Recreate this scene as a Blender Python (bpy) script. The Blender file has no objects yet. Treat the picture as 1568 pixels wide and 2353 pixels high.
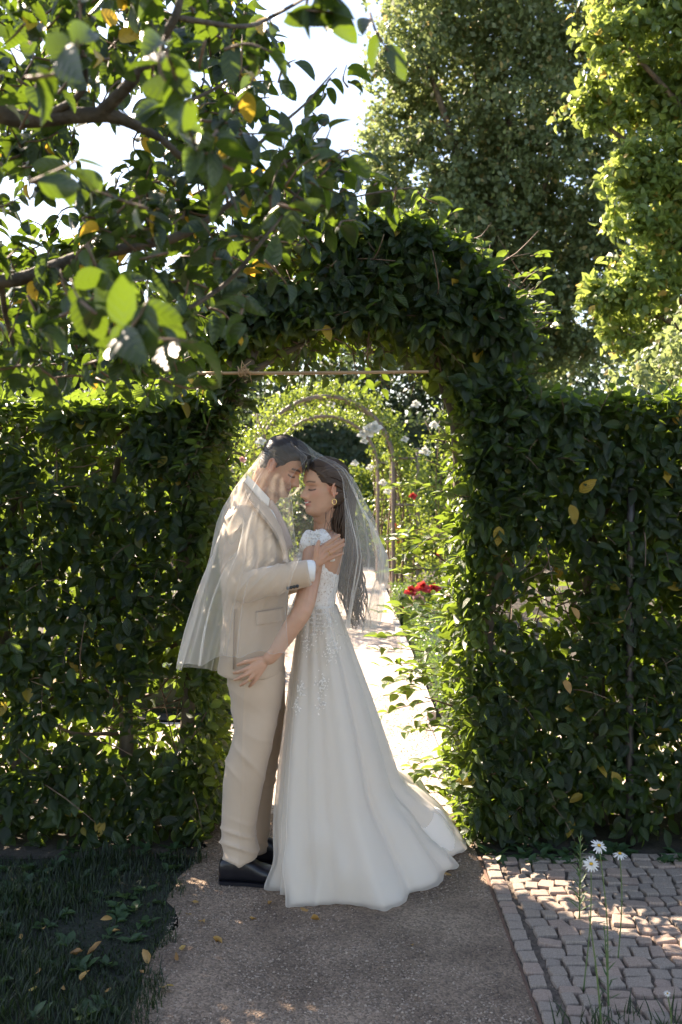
import bpy, bmesh, math, random
import numpy as np
from mathutils import Vector, Matrix
random.seed(7); rng = np.random.default_rng(7)
sc = bpy.context.scene
COL = sc.collection
# ---------------------------------------------------------------- camera, sky, sun, exposure
CAMH = 1.6; FU = 2288.0; CX = 784.0; HY = 1100.0      # picture measured on a 1568 x 2353 sheet, 35 mm lens
cam = bpy.data.cameras.new('camera'); camo = bpy.data.objects.new('camera', cam); COL.objects.link(camo)
camo.location = (0, 0, CAMH); camo.rotation_euler = (math.radians(90), 0, 0)
cam.sensor_fit = 'VERTICAL'; cam.sensor_height = 36; cam.lens = 35; cam.shift_y = -76.5/2353
cam.clip_start = 0.05; cam.clip_end = 2000
cam.dof.use_dof = True; cam.dof.focus_distance = 3.92; cam.dof.aperture_fstop = 4.5
sc.camera = camo
w = bpy.data.worlds.new('World'); sc.world = w; w.use_nodes = True
wn = w.node_tree.nodes; wl = w.node_tree.links
sky = wn.new('ShaderNodeTexSky'); sky.sky_type = 'NISHITA'; sky.sun_disc = False
SUN_EL = math.radians(39); SUN_AZ = math.radians(-43)      # azimuth from +Y, clockwise positive: sun stands behind, to the left
sky.sun_elevation = SUN_EL; sky.sun_rotation = SUN_AZ
sky.air_density = 1.0; sky.dust_density = 0.5; sky.ozone_density = 1.0
wn['Background'].inputs[1].default_value = 0.09
wl.new(sky.outputs[0], wn['Background'].inputs[0])
sd = bpy.data.lights.new('sun', 'SUN'); so = bpy.data.objects.new('sun', sd); COL.objects.link(so)
sd.energy = 5.0; sd.angle = math.radians(0.55); sd.color = (1.0, 0.93, 0.80)
to_sun = Vector((math.sin(SUN_AZ)*math.cos(SUN_EL), math.cos(SUN_AZ)*math.cos(SUN_EL), math.sin(SUN_EL)))
so.rotation_euler = to_sun.to_track_quat('Z', 'Y').to_euler()
sc.view_settings.view_transform = 'Standard'; sc.view_settings.look = 'None'
sc.view_settings.exposure = 2.25; sc.view_settings.gamma = 1
sc.view_settings.use_curve_mapping = False
sc.view_settings.use_white_balance = True; sc.view_settings.white_balance_temperature = 7450; sc.view_settings.white_balance_tint = 18
sc.render.engine = 'CYCLES'
sc.cycles.max_bounces = 8; sc.cycles.transparent_max_bounces = 16
sc.cycles.diffuse_bounces = 4; sc.cycles.transmission_bounces = 5; sc.cycles.glossy_bounces = 2
sc.cycles.caustics_reflective = False; sc.cycles.caustics_refractive = False
sc.cycles.use_denoising = True
sc.cycles.sample_clamp_indirect = 6

def P(px, py, Y): return Vector(((px-CX)/FU*Y, Y, CAMH-(py-HY)/FU*Y))
# ---------------------------------------------------------------- helpers
def vnoise(p, seed=0):
    """smooth value noise, p (N,3) -> (N,) in -1..1"""
    p = np.asarray(p, float); i = np.floor(p).astype(np.int64); f = p-i; f = f*f*(3-2*f)
    def h(a, b, c):
        n = (a*73856093) ^ (b*19349663) ^ (c*83492791) ^ (seed*2654435)
        n = (n ^ (n >> 13))*1274126177; n &= 0x7fffffff
        n = ((n ^ (n >> 15))*2246822519) & 0x7fffffff
        return (n % 100003)/50001.5-1
    r = 0
    for dx in (0, 1):
        for dy in (0, 1):
            for dz in (0, 1):
                wgt = (f[:, 0] if dx else 1-f[:, 0])*(f[:, 1] if dy else 1-f[:, 1])*(f[:, 2] if dz else 1-f[:, 2])
                r = r+wgt*h(i[:, 0]+dx, i[:, 1]+dy, i[:, 2]+dz)
    return r
def mesh_from(name, V, F, smooth=True, mat=None, uv=None, tint=None, col=None):
    """V (n,3); F list of tuples or an (m,k) array"""
    me = bpy.data.meshes.new(name)
    V = np.asarray(V, np.float32)
    if isinstance(F, np.ndarray):
        m, k = F.shape
        me.vertices.add(len(V)); me.vertices.foreach_set('co', V.ravel())
        me.loops.add(m*k); me.loops.foreach_set('vertex_index', F.astype(np.int32).ravel())
        me.polygons.add(m); me.polygons.foreach_set('loop_start', np.arange(0, m*k, k, dtype=np.int32))
        me.update(calc_edges=True)
    else:
        me.from_pydata([tuple(v) for v in V], [], F); me.update()
    if smooth: me.polygons.foreach_set('use_smooth', np.ones(len(me.polygons), bool))
    if uv is not None:
        l = me.uv_layers.new(name='UVMap'); li = np.zeros(len(me.loops), np.int32); me.loops.foreach_get('vertex_index', li)
        l.data.foreach_set('uv', np.asarray(uv, np.float32)[li].ravel())
    if tint is not None:
        a = me.attributes.new('tint', 'FLOAT', 'POINT'); a.data.foreach_set('value', np.asarray(tint, np.float32))
    if col is not None:
        a = me.color_attributes.new('col', 'FLOAT_COLOR', 'POINT')
        c = np.ones((len(V), 4), np.float32); c[:, :3] = col; a.data.foreach_set('color', c.ravel())
    if mat: me.materials.append(mat)
    return me
def link(name, me, parent=None, mat=None):
    o = bpy.data.objects.new(name, me); COL.objects.link(o)
    if mat and me is not None and not me.materials: me.materials.append(mat)
    if parent is not None:
        o.parent = parent
        o.matrix_parent_inverse = Matrix.Translation(-Vector(parent.location)) if parent.type == 'EMPTY' and parent.parent is None else Matrix()
    return o
def thing(name, label, cat, loc=(0, 0, 0), group=None):
    o = bpy.data.objects.new(name, None); COL.objects.link(o); o.location = loc; o.empty_display_size = .1
    o['label'] = label; o['category'] = cat
    if group: o['group'] = group
    return o
def tag(o, label=None, cat=None, group=None, kind=None):
    for k, v in (('label', label), ('category', cat), ('group', group), ('kind', kind)):
        if v: o[k] = v
    return o
def merge(parts):
    V = []; F = []; n = 0
    for v, f in parts:
        V.append(np.asarray(v, float)); F += [tuple(i+n for i in q) for q in f]; n += len(v)
    return np.vstack(V), F
def rings(R, closed=True, caps=True):
    """R: (rows, cols, 3) -> verts, faces"""
    R = np.asarray(R, float); a, b = R.shape[:2]; F = []
    for i in range(a-1):
        for j in range(b if closed else b-1):
            k = (j+1) % b
            F.append((i*b+j, i*b+k, (i+1)*b+k, (i+1)*b+j))
    V = R.reshape(-1, 3)
    if closed and caps:
        V = np.vstack([V, R[0].mean(0), R[-1].mean(0)]); n = a*b
        for j in range(b):
            k = (j+1) % b
            F.append((n, k, j)); F.append((n+1, (a-1)*b+j, (a-1)*b+k))
    return V, F
def catmull(pts, n):
    pts = np.asarray(pts, float); m = len(pts); t = np.linspace(0, m-1, n); i = np.minimum(t.astype(int), m-2); f = (t-i)[:, None]
    g = lambda k: pts[np.clip(k, 0, m-1)]
    p0, p1, p2, p3 = g(i-1), g(i), g(i+1), g(i+2)
    p0 = np.where((i == 0)[:, None], 2*p1-p2, p0); p3 = np.where((i == m-2)[:, None], 2*p2-p1, p3)
    return .5*((2*p1)+(-p0+p2)*f+(2*p0-5*p1+4*p2-p3)*f*f+(-p0+3*p1-3*p2+p3)*f**3)
def tube(pts, rad, n=None, sides=8, flat=None, up=(0, 0, 1), caps=True):
    """tapered tube; flat = second radius list (across `up`)"""
    pts = [tuple(p) for p in pts]; n = n or len(pts)*4
    r = np.asarray(rad, float)[:, None]; q = np.asarray(flat if flat is not None else rad, float)[:, None]
    A = catmull(np.hstack([np.asarray(pts, float), r, q]), n); C = A[:, :3]
    T = np.gradient(C, axis=0); T /= np.linalg.norm(T, axis=1)[:, None]+1e-9
    upv = np.asarray(up, float)
    if abs(T @ upv).max() > .97: upv = np.array([0.3, 1, 0.2])/np.linalg.norm([.3, 1, .2])
    S = np.cross(T, upv); S /= np.linalg.norm(S, axis=1)[:, None]+1e-9; Bn = np.cross(S, T)
    a = np.linspace(0, 2*math.pi, sides, endpoint=False)
    R = C[:, None]+(S[:, None]*np.cos(a)[None, :, None]*np.maximum(A[:, 3], 1e-4)[:, None, None]+Bn[:, None]*np.sin(a)[None, :, None]*np.maximum(A[:, 4], 1e-4)[:, None, None])
    return rings(R, True, caps)
def ball(c, r, nu=16, nv=12, rot=None):
    a = np.linspace(0, 2*math.pi, nu, endpoint=False); b = np.linspace(-math.pi/2, math.pi/2, nv+2)[1:-1]
    R = np.array([[(math.cos(x)*math.cos(y)*r[0], math.sin(x)*math.cos(y)*r[1], math.sin(y)*r[2]) for x in a] for y in b])
    if rot is not None: R = R @ np.array(rot).T
    return rings(R+np.asarray(tuple(c)))
def box(x0, x1, y0, y1, z0, z1):
    V = [(x, y, z) for z in (z0, z1) for y in (y0, y1) for x in (x0, x1)]
    return V, [(0, 2, 3, 1), (4, 5, 7, 6), (0, 1, 5, 4), (2, 6, 7, 3), (0, 4, 6, 2), (1, 3, 7, 5)]
def unify(parts, voxel, smooth=2):
    V, F = merge(parts); me = mesh_from('tmp', V, F)
    bm = bmesh.new(); bm.from_mesh(me); bmesh.ops.recalc_face_normals(bm, faces=bm.faces); bm.to_mesh(me); bm.free()
    o = bpy.data.objects.new('tmp', me); COL.objects.link(o)
    m = o.modifiers.new('r', 'REMESH'); m.mode = 'VOXEL'; m.voxel_size = voxel
    if smooth:
        s = o.modifiers.new('s', 'SMOOTH'); s.factor = .5; s.iterations = smooth
    dg = bpy.context.evaluated_depsgraph_get(); ev = o.evaluated_get(dg); r = bpy.data.meshes.new_from_object(ev)
    n = len(r.vertices); V = np.zeros(n*3); r.vertices.foreach_get('co', V); V = V.reshape(-1, 3)
    N = np.zeros(n*3); r.vertices.foreach_get('normal', N); N = N.reshape(-1, 3)
    F = np.zeros(len(r.polygons)*4, np.int32); r.polygons.foreach_get('vertices', F); F = F.reshape(-1, 4)
    bpy.data.objects.remove(o); bpy.data.meshes.remove(me); bpy.data.meshes.remove(r)
    return V, N, F
# ---------------------------------------------------------------- materials
def mat(name):
    m = bpy.data.materials.new(name); m.use_nodes = True; nt = m.node_tree; return m, nt.nodes, nt.links, nt.nodes['Principled BSDF']
def rgb(c): return (*c, 1)
def plain(name, c, rough=.6, c2=None, nscale=20, bump=0, bscale=None, metal=0, sheen=0, spec=.5, stretch=None, coords='Object', detail=5):
    m, N, L, b = mat(name); b.inputs['Base Color'].default_value = rgb(c); b.inputs['Roughness'].default_value = rough
    b.inputs['Metallic'].default_value = metal; b.inputs['Sheen Weight'].default_value = sheen; b.inputs['Specular IOR Level'].default_value = spec
    tc = N.new('ShaderNodeTexCoord'); mp = N.new('ShaderNodeMapping'); L.new(tc.outputs[coords], mp.inputs[0])
    if stretch: mp.inputs['Scale'].default_value = stretch
    if c2:
        t = N.new('ShaderNodeTexNoise'); t.inputs['Scale'].default_value = nscale; t.inputs['Detail'].default_value = detail; L.new(mp.outputs[0], t.inputs[0])
        r = N.new('ShaderNodeValToRGB'); r.color_ramp.elements[0].position = .35; r.color_ramp.elements[1].position = .68
        r.color_ramp.elements[0].color = rgb(c); r.color_ramp.elements[1].color = rgb(c2); L.new(t.outputs[0], r.inputs[0]); L.new(r.outputs[0], b.inputs['Base Color'])
    if bump:
        t = N.new('ShaderNodeTexNoise'); t.inputs['Scale'].default_value = bscale or nscale*3; t.inputs['Detail'].default_value = 6; L.new(mp.outputs[0], t.inputs[0])
        u = N.new('ShaderNodeBump'); u.inputs['Strength'].default_value = bump; u.inputs['Distance'].default_value = .01; L.new(t.outputs[0], u.inputs['Height']); L.new(u.outputs[0], b.inputs['Normal'])
    return m
def leafmat(name, dark, light, trans, rough=.42, tf=.45, vein=0, yellow=None, spec=.5):
    m, N, L, b = mat(name)
    at = N.new('ShaderNodeAttribute'); at.attribute_name = 'tint'
    r = N.new('ShaderNodeValToRGB'); e = r.color_ramp.elements; e[0].color = rgb(dark); e[1].color = rgb(light); e[1].position = .9
    if yellow: e[1].position = .88; q = e.new(.97); q.color = rgb(yellow)
    L.new(at.outputs['Fac'], r.inputs[0]); L.new(r.outputs[0], b.inputs['Base Color']); b.inputs['Roughness'].default_value = rough; b.inputs['Specular IOR Level'].default_value = spec
    t = N.new('ShaderNodeBsdfTranslucent'); r2 = N.new('ShaderNodeValToRGB'); e = r2.color_ramp.elements
    e[0].color = rgb(tuple(x*.6 for x in trans)); e[1].color = rgb(trans); e[1].position = .9
    if yellow: e[1].position = .88; q = e.new(.97); q.color = rgb(tuple(min(1, x*1.3) for x in yellow))
    L.new(at.outputs['Fac'], r2.inputs[0]); L.new(r2.outputs[0], t.inputs[0])
    mx = N.new('ShaderNodeMixShader'); mx.inputs[0].default_value = tf
    L.new(b.outputs[0], mx.inputs[1]); L.new(t.outputs[0], mx.inputs[2]); L.new(mx.outputs[0], N['Material Output'].inputs[0])
    if vein:
        uv = N.new('ShaderNodeUVMap'); s = N.new('ShaderNodeSeparateXYZ'); L.new(uv.outputs[0], s.inputs[0])
        ab = N.new('ShaderNodeMath'); ab.operation = 'ABSOLUTE'; L.new(s.outputs[1], ab.inputs[0])
        mu = N.new('ShaderNodeMath'); mu.operation = 'MULTIPLY_ADD'; L.new(ab.outputs[0], mu.inputs[0]); mu.inputs[1].default_value = -.55; L.new(s.outputs[0], mu.inputs[2])
        fr = N.new('ShaderNodeMath'); fr.operation = 'MULTIPLY'; L.new(mu.outputs[0], fr.inputs[0]); fr.inputs[1].default_value = vein*6.2832
        sn = N.new('ShaderNodeMath'); sn.operation = 'SINE'; L.new(fr.outputs[0], sn.inputs[0])
        bu = N.new('ShaderNodeBump'); bu.inputs['Strength'].default_value = .55 if vein > 6 else .16; bu.inputs['Distance'].default_value = .0022; L.new(sn.outputs[0], bu.inputs['Height'])
        L.new(bu.outputs[0], b.inputs['Normal']); L.new(bu.outputs[0], t.inputs['Normal'])
    return m
M = {}
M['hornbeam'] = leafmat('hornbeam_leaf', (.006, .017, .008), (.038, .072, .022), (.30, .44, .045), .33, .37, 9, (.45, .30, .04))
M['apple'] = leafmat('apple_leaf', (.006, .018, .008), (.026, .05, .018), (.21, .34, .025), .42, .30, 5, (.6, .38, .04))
M['lime'] = leafmat('lime_leaf', (.06, .10, .045), (.18, .215, .095), (.42, .52, .18), .45, .40, 0, (.38, .30, .12))
M['maple'] = leafmat('maple_leaf', (.07, .125, .035), (.16, .22, .06), (.50, .62, .13), .4, .45, 0, (.5, .36, .10))
M['far'] = leafmat('far_leaf', (.02, .04, .02), (.05, .08, .03), (.12, .18, .06), .5, .3)
M['rose_leaf'] = leafmat('rose_leaf', (.03, .07, .02), (.08, .14, .035), (.36, .46, .06), .3, .4, 0, None)
M['box_leaf'] = leafmat('box_leaf', (.03, .08, .015), (.07, .15, .03), (.25, .40, .05), .32, .35)
M['grass'] = leafmat('grass_blade', (.008, .018, .006), (.024, .042, .013), (.08, .15, .03), .5, .3)
M['weed'] = leafmat('weed_leaf', (.03, .07, .025), (.06, .12, .05), (.18, .3, .08), .5, .35)
M['bark'] = plain('hornbeam_bark', (.06, .045, .03), .85, (.17, .13, .085), 14, .8, 40, stretch=(1, 1, .35))
M['apple_bark'] = plain('apple_bark', (.045, .035, .025), .85, (.13, .10, .07), 22, .9, 60)
M['twig'] = plain('twig_bark', (.10, .06, .035), .7, (.2, .13, .08), 30)
M['bamboo'] = plain('bamboo', (.32, .19, .09), .5, (.45, .28, .14), 12, .2, 40, stretch=(.2, 1, 1))
M['fibre'] = plain('raffia', (.5, .32, .16), .8, (.35, .2, .1), 60, .4)
M['post'] = plain('dark_painted_steel', (.012, .012, .012), .45, (.03, .025, .02), 30, .2)
M['arch'] = plain('brown_painted_steel', (.16, .11, .09), .5, (.22, .17, .14), 20, .2)
M['stone'] = plain('cobble_stone', (.30, .235, .185), .8, (.50, .40, .325), 26, .7, 70)
M['stone2'] = plain('cobble_stone_pink', (.36, .25, .19), .8, (.52, .39, .31), 24, .7, 70)
M['kerbstone'] = plain('edging_stone', (.42, .38, .33), .8, (.55, .5, .45), 15, .5, 60)
M['pebble'] = plain('pebble', (.16, .115, .085), .75, (.46, .355, .27), 60, detail=1)
M['dry'] = leafmat('dry_leaf', (.22, .10, .035), (.55, .33, .10), (.4, .22, .06), .6, .2, 0, (.62, .46, .12))
M['petal_white'] = leafmat('white_petal', (.75, .74, .68), (.85, .84, .8), (.8, .8, .72), .5, .35)
M['petal_red'] = leafmat('red_petal', (.45, .03, .04), (.7, .08, .10), (.8, .10, .08), .5, .35)
M['petal_pink'] = leafmat('pink_petal', (.7, .35, .35), (.8, .55, .5), (.8, .5, .45), .5, .35)
M['daisy_centre'] = plain('daisy_centre', (.75, .45, .03), .7, (.6, .35, .02), 200, .5)
M['stem'] = plain('green_stem', (.06, .12, .03), .5, (.1, .15, .05), 40)
# ground materials
def gravelmat(name='gravel', c1=(.12, .08, .053), c2=(.30, .215, .15)):
    m, N, L, b = mat(name); tc = N.new('ShaderNodeTexCoord'); b.inputs['Roughness'].default_value = .9
    v = N.new('ShaderNodeTexVoronoi'); v.inputs['Scale'].default_value = 130; L.new(tc.outputs['Object'], v.inputs[0])
    n = N.new('ShaderNodeTexNoise'); n.inputs['Scale'].default_value = 3.2; n.inputs['Detail'].default_value = 8; L.new(tc.outputs['Object'], n.inputs[0])
    r = N.new('ShaderNodeValToRGB'); r.color_ramp.elements[0].color = (*c1, 1); r.color_ramp.elements[1].color = (*c2, 1)
    r.color_ramp.elements[0].position = .3; r.color_ramp.elements[1].position = .7; L.new(n.outputs[0], r.inputs[0])
    h = N.new('ShaderNodeHueSaturation'); L.new(r.outputs[0], h.inputs['Color'])
    s = N.new('ShaderNodeSeparateColor'); L.new(v.outputs['Color'], s.inputs[0])
    mr = N.new('ShaderNodeMapRange'); mr.inputs['To Min'].default_value = .62; mr.inputs['To Max'].default_value = 1.45; L.new(s.outputs[0], mr.inputs[0]); L.new(mr.outputs[0], h.inputs['Value'])
    L.new(h.outputs[0], b.inputs['Base Color'])
    n2 = N.new('ShaderNodeTexNoise'); n2.inputs['Scale'].default_value = 60; n2.inputs['Detail'].default_value = 4; L.new(tc.outputs['Object'], n2.inputs[0])
    ad = N.new('ShaderNodeMath'); ad.operation = 'SUBTRACT'; L.new(n2.outputs[0], ad.inputs[0]); L.new(v.outputs['Distance'], ad.inputs[1])
    u = N.new('ShaderNodeBump'); u.inputs['Strength'].default_value = .9; u.inputs['Distance'].default_value = .006; L.new(ad.outputs[0], u.inputs['Height']); L.new(u.outputs[0], b.inputs['Normal'])
    return m
M['gravel'] = gravelmat(); M['pale_gravel'] = gravelmat('pale_gravel', (.36, .29, .235), (.56, .47, .395))
M['soil'] = plain('dark_soil', (.03, .025, .018), .95, (.07, .055, .04), 12, .9, 60)
M['joint'] = plain('sandy_joint', (.09, .07, .055), .95, (.20, .155, .12), 40, .9, 120)
M['lawn'] = plain('lawn_soil', (.012, .016, .009), .95, (.025, .028, .016), 8, .8, 50)
# people materials
def clothmat(name, c, c2=None, tf=0, tc_=None, rough=.8, sheen=.3, weave=900, bump=.15):
    m, N, L, b = mat(name); b.inputs['Base Color'].default_value = rgb(c); b.inputs['Roughness'].default_value = rough; b.inputs['Sheen Weight'].default_value = sheen
    b.inputs['Specular IOR Level'].default_value = .25
    tc = N.new('ShaderNodeTexCoord'); n = N.new('ShaderNodeTexNoise'); n.inputs['Scale'].default_value = weave; n.inputs['Detail'].default_value = 2; L.new(tc.outputs['Object'], n.inputs[0])
    u = N.new('ShaderNodeBump'); u.inputs['Strength'].default_value = bump; u.inputs['Distance'].default_value = .002
    n2 = N.new('ShaderNodeTexNoise'); n2.inputs['Scale'].default_value = 14; n2.inputs['Detail'].default_value = 3; L.new(tc.outputs['Object'], n2.inputs[0])
    mx = N.new('ShaderNodeMix'); mx.data_type = 'RGBA'; L.new(n2.outputs[0], mx.inputs[0]); mx.inputs[6].default_value = rgb(c); mx.inputs[7].default_value = rgb(c2 or tuple(x*.88 for x in c)); L.new(mx.outputs[2], b.inputs['Base Color'])
    L.new(n.outputs[0], u.inputs['Height']); L.new(u.outputs[0], b.inputs['Normal'])
    if tf:
        t = N.new('ShaderNodeBsdfTranslucent'); t.inputs[0].default_value = rgb(tc_ or c); x = N.new('ShaderNodeMixShader'); x.inputs[0].default_value = tf
        L.new(b.outputs[0], x.inputs[1]); L.new(t.outputs[0], x.inputs[2]); L.new(x.outputs[0], N['Material Output'].inputs[0])
    return m
M['suit'] = clothmat('beige_suit_cloth', (.52, .395, .285), (.57, .44, .325))
M['suit_dark'] = clothmat('beige_lapel_edge', (.36, .27, .20))
M['shirt'] = clothmat('white_shirt_cotton', (.8, .79, .76), weave=1200)
M['tie'] = clothmat('beige_pink_tie', (.45, .34, .29), rough=.5)
M['satin'] = clothmat('ivory_satin', (.86, .80, .72), (.88, .82, .745), .22, (.85, .76, .62), .55, .4)
M['button'] = plain('dark_horn_button', (.02, .025, .03), .3)
M['shoe'] = plain('black_leather', (.008, .008, .012), .32, (.014, .014, .018), 30, .1)
M['gold'] = plain('gold', (.9, .62, .25), .25, metal=1)
M['teeth'] = plain('teeth', (.75, .72, .66), .3)
def sheermat(name, alpha, c, facing=.5, white=(.8, .77, .72)):
    m, N, L, b = mat(name); N.remove(b)
    d = N.new('ShaderNodeBsdfDiffuse'); d.inputs[0].default_value = rgb(c); t = N.new('ShaderNodeBsdfTranslucent'); t.inputs[0].default_value = rgb(white)
    a = N.new('ShaderNodeMixShader'); a.inputs[0].default_value = .55; L.new(d.outputs[0], a.inputs[1]); L.new(t.outputs[0], a.inputs[2])
    tr = N.new('ShaderNodeBsdfTransparent'); x = N.new('ShaderNodeMixShader'); L.new(tr.outputs[0], x.inputs[1]); L.new(a.outputs[0], x.inputs[2])
    lw = N.new('ShaderNodeLayerWeight'); lw.inputs[0].default_value = .5
    pw = N.new('ShaderNodeMath'); pw.operation = 'POWER'; L.new(lw.outputs['Facing'], pw.inputs[0]); pw.inputs[1].default_value = 3
    mr = N.new('ShaderNodeMapRange'); L.new(pw.outputs[0], mr.inputs[0]); mr.inputs['To Min'].default_value = alpha; mr.inputs['To Max'].default_value = min(.95, alpha+facing)
    at = N.new('ShaderNodeAttribute'); at.attribute_name = 'tint'; ml = N.new('ShaderNodeMath'); ml.operation = 'MULTIPLY'; L.new(mr.outputs[0], ml.inputs[0]); L.new(at.outputs['Fac'], ml.inputs[1])
    L.new(ml.outputs[0], x.inputs[0]); L.new(x.outputs[0], N['Material Output'].inputs[0]); return m
M['veil'] = sheermat('ivory_tulle', .36, (.95, .90, .80), .55, (.95, .90, .80))
M['veil_edge'] = sheermat('tulle_hem', .30, (.85, .82, .76), .4)
M['overskirt'] = sheermat('skirt_tulle', .55, (.86, .80, .72), .5)
def lacemat():
    m, N, L, b = mat('ivory_lace'); tc = N.new('ShaderNodeTexCoord')
    n = N.new('ShaderNodeTexNoise'); n.inputs['Scale'].default_value = 60; L.new(tc.outputs['Object'], n.inputs[0])
    mxv = N.new('ShaderNodeMix'); mxv.data_type = 'VECTOR'; mxv.inputs[0].default_value = .03; L.new(tc.outputs['Object'], mxv.inputs[4]); L.new(n.outputs['Color'], mxv.inputs[5])
    v = N.new('ShaderNodeTexVoronoi'); v.feature = 'DISTANCE_TO_EDGE'; v.inputs['Scale'].default_value = 85; L.new(mxv.outputs[1], v.inputs[0])
    r = N.new('ShaderNodeValToRGB'); r.color_ramp.elements[0].color = (.82, .78, .72, 1); r.color_ramp.elements[1].color = (.50, .38, .29, 1); r.color_ramp.elements[0].position = .16; r.color_ramp.elements[1].position = .42
    L.new(v.outputs[0], r.inputs[0]); L.new(r.outputs[0], b.inputs['Base Color']); b.inputs['Roughness'].default_value = .7; b.inputs['Sheen Weight'].default_value = .3
    u = N.new('ShaderNodeBump'); u.invert = True; u.inputs['Strength'].default_value = .8; u.inputs['Distance'].default_value = .004; L.new(v.outputs[0], u.inputs['Height']); L.new(u.outputs[0], b.inputs['Normal'])
    return m
M['lace'] = lacemat()
M['lace_white'] = clothmat('lace_applique', (.84, .81, .76), bump=.5, weave=400)
def skinmat():
    m, N, L, b = mat('skin'); at = N.new('ShaderNodeAttribute'); at.attribute_name = 'col'
    tc = N.new('ShaderNodeTexCoord'); n = N.new('ShaderNodeTexNoise'); n.inputs['Scale'].default_value = 45; n.inputs['Detail'].default_value = 6; L.new(tc.outputs['Object'], n.inputs[0])
    mr = N.new('ShaderNodeMapRange'); mr.inputs['To Min'].default_value = .9; mr.inputs['To Max'].default_value = 1.1; L.new(n.outputs[0], mr.inputs[0])
    h = N.new('ShaderNodeHueSaturation'); L.new(at.outputs['Color'], h.inputs['Color']); L.new(mr.outputs[0], h.inputs['Value']); L.new(h.outputs[0], b.inputs['Base Color'])
    b.inputs['Roughness'].default_value = .5; b.inputs['Specular IOR Level'].default_value = .35
    b.inputs['Subsurface Weight'].default_value = .25; b.inputs['Subsurface Radius'].default_value = (1, .35, .2); b.inputs['Subsurface Scale'].default_value = .008
    return m
M['skin'] = skinmat()
def hairmat(name, c, c2):
    m, N, L, b = mat(name); tc = N.new('ShaderNodeTexCoord'); uv = N.new('ShaderNodeUVMap'); mp = N.new('ShaderNodeMapping'); mp.inputs['Scale'].default_value = (90, 3, 1); L.new(uv.outputs[0], mp.inputs[0])
    n = N.new('ShaderNodeTexNoise'); n.inputs['Scale'].default_value = 1.5; n.inputs['Detail'].default_value = 4; L.new(mp.outputs[0], n.inputs[0])
    mx = N.new('ShaderNodeMix'); mx.data_type = 'RGBA'; L.new(n.outputs[0], mx.inputs[0]); mx.inputs[6].default_value = rgb(c); mx.inputs[7].default_value = rgb(c2); L.new(mx.outputs[2], b.inputs['Base Color'])
    b.inputs['Roughness'].default_value = .42; u = N.new('ShaderNodeBump'); u.inputs['Strength'].default_value = .7; u.inputs['Distance'].default_value = .003; L.new(n.outputs[0], u.inputs['Height']); L.new(u.outputs[0], b.inputs['Normal'])
    return m
M['hair_m'] = hairmat('dark_brown_short_hair', (.012, .008, .006), (.03, .02, .014))
M['hair_f'] = hairmat('dark_brown_long_hair', (.018, .011, .007), (.10, .055, .032))
#SECTION foliage
# ---------------------------------------------------------------- leaves
def leaf_template(length=1, width=.5, fold=.12, droop=.18, n=5, tip=1.0, pw_=.8):
    """pointed oval leaf along +X, face +Z, folded on the midrib; returns V, quads/tris, uv"""
    u = np.linspace(0, 1, n); prof = np.abs(np.sin(np.pi*np.clip(u, 0, 1)**.88))**pw_*(1-.2*u)*tip; prof[0] = .04; prof[-1] = .0
    V = []; UV = []
    for i in range(n):
        x = u[i]*length; z = -droop*u[i]**2*length; hw = prof[i]*width*.5
        V += [(x, -hw, z+fold*hw*2), (x, 0, z), (x, hw, z+fold*hw*2)]; UV += [(u[i], -hw*2/width*width), (u[i], 0), (u[i], hw*2/width*width)]
    F = []
    for i in range(n-1):
        a = i*3; F += [(a, a+3, a+4, a+1), (a+1, a+4, a+5, a+2)]
    return np.array(V), np.array(F), np.array(UV)
T_HORN = leaf_template(1, .60, .22, .15, 7, 1, .72)
T_APPLE = leaf_template(1, .64, .26, .30, 9, 1, .6)
T_SMALL = leaf_template(1, .66, .2, .2, 4)
T_FAR = (np.array([(0, 0, 0), (.45, -.33, .08), (1, 0, -.1), (.45, .33, .08)]), np.array([(0, 1, 2, 3)]), np.array([(0, 0), (.5, -.5), (1, 0), (.5, .5)]))
def unit(a): return a/(np.linalg.norm(a, axis=-1, keepdims=True)+1e-9)
def frames(axis, normal):
    x = unit(axis); z = unit(normal-x*(x*normal).sum(-1, keepdims=True)); y = np.cross(z, x); return np.stack([x, y, z], -1)
def leaves(name, T, pos, axis, normal, size, tint, material):
    Tv, Tf, Tu = T; n = len(pos); k = len(Tv)
    R = frames(axis, normal); curl = rng.uniform(.4, 1.7, n)
    W = Tv[None]*np.ones((n, 1, 1)); W[:, :, 2] *= curl[:, None]
    V = np.einsum('nij,nkj->nki', R, W)*size[:, None, None]+pos[:, None]
    F = (Tf[None]+(np.arange(n)*k)[:, None, None]).reshape(-1, Tf.shape[1])
    return mesh_from(name, V.reshape(-1, 3), F, True, material, np.tile(Tu, (n, 1)), np.repeat(tint, k))
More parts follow.
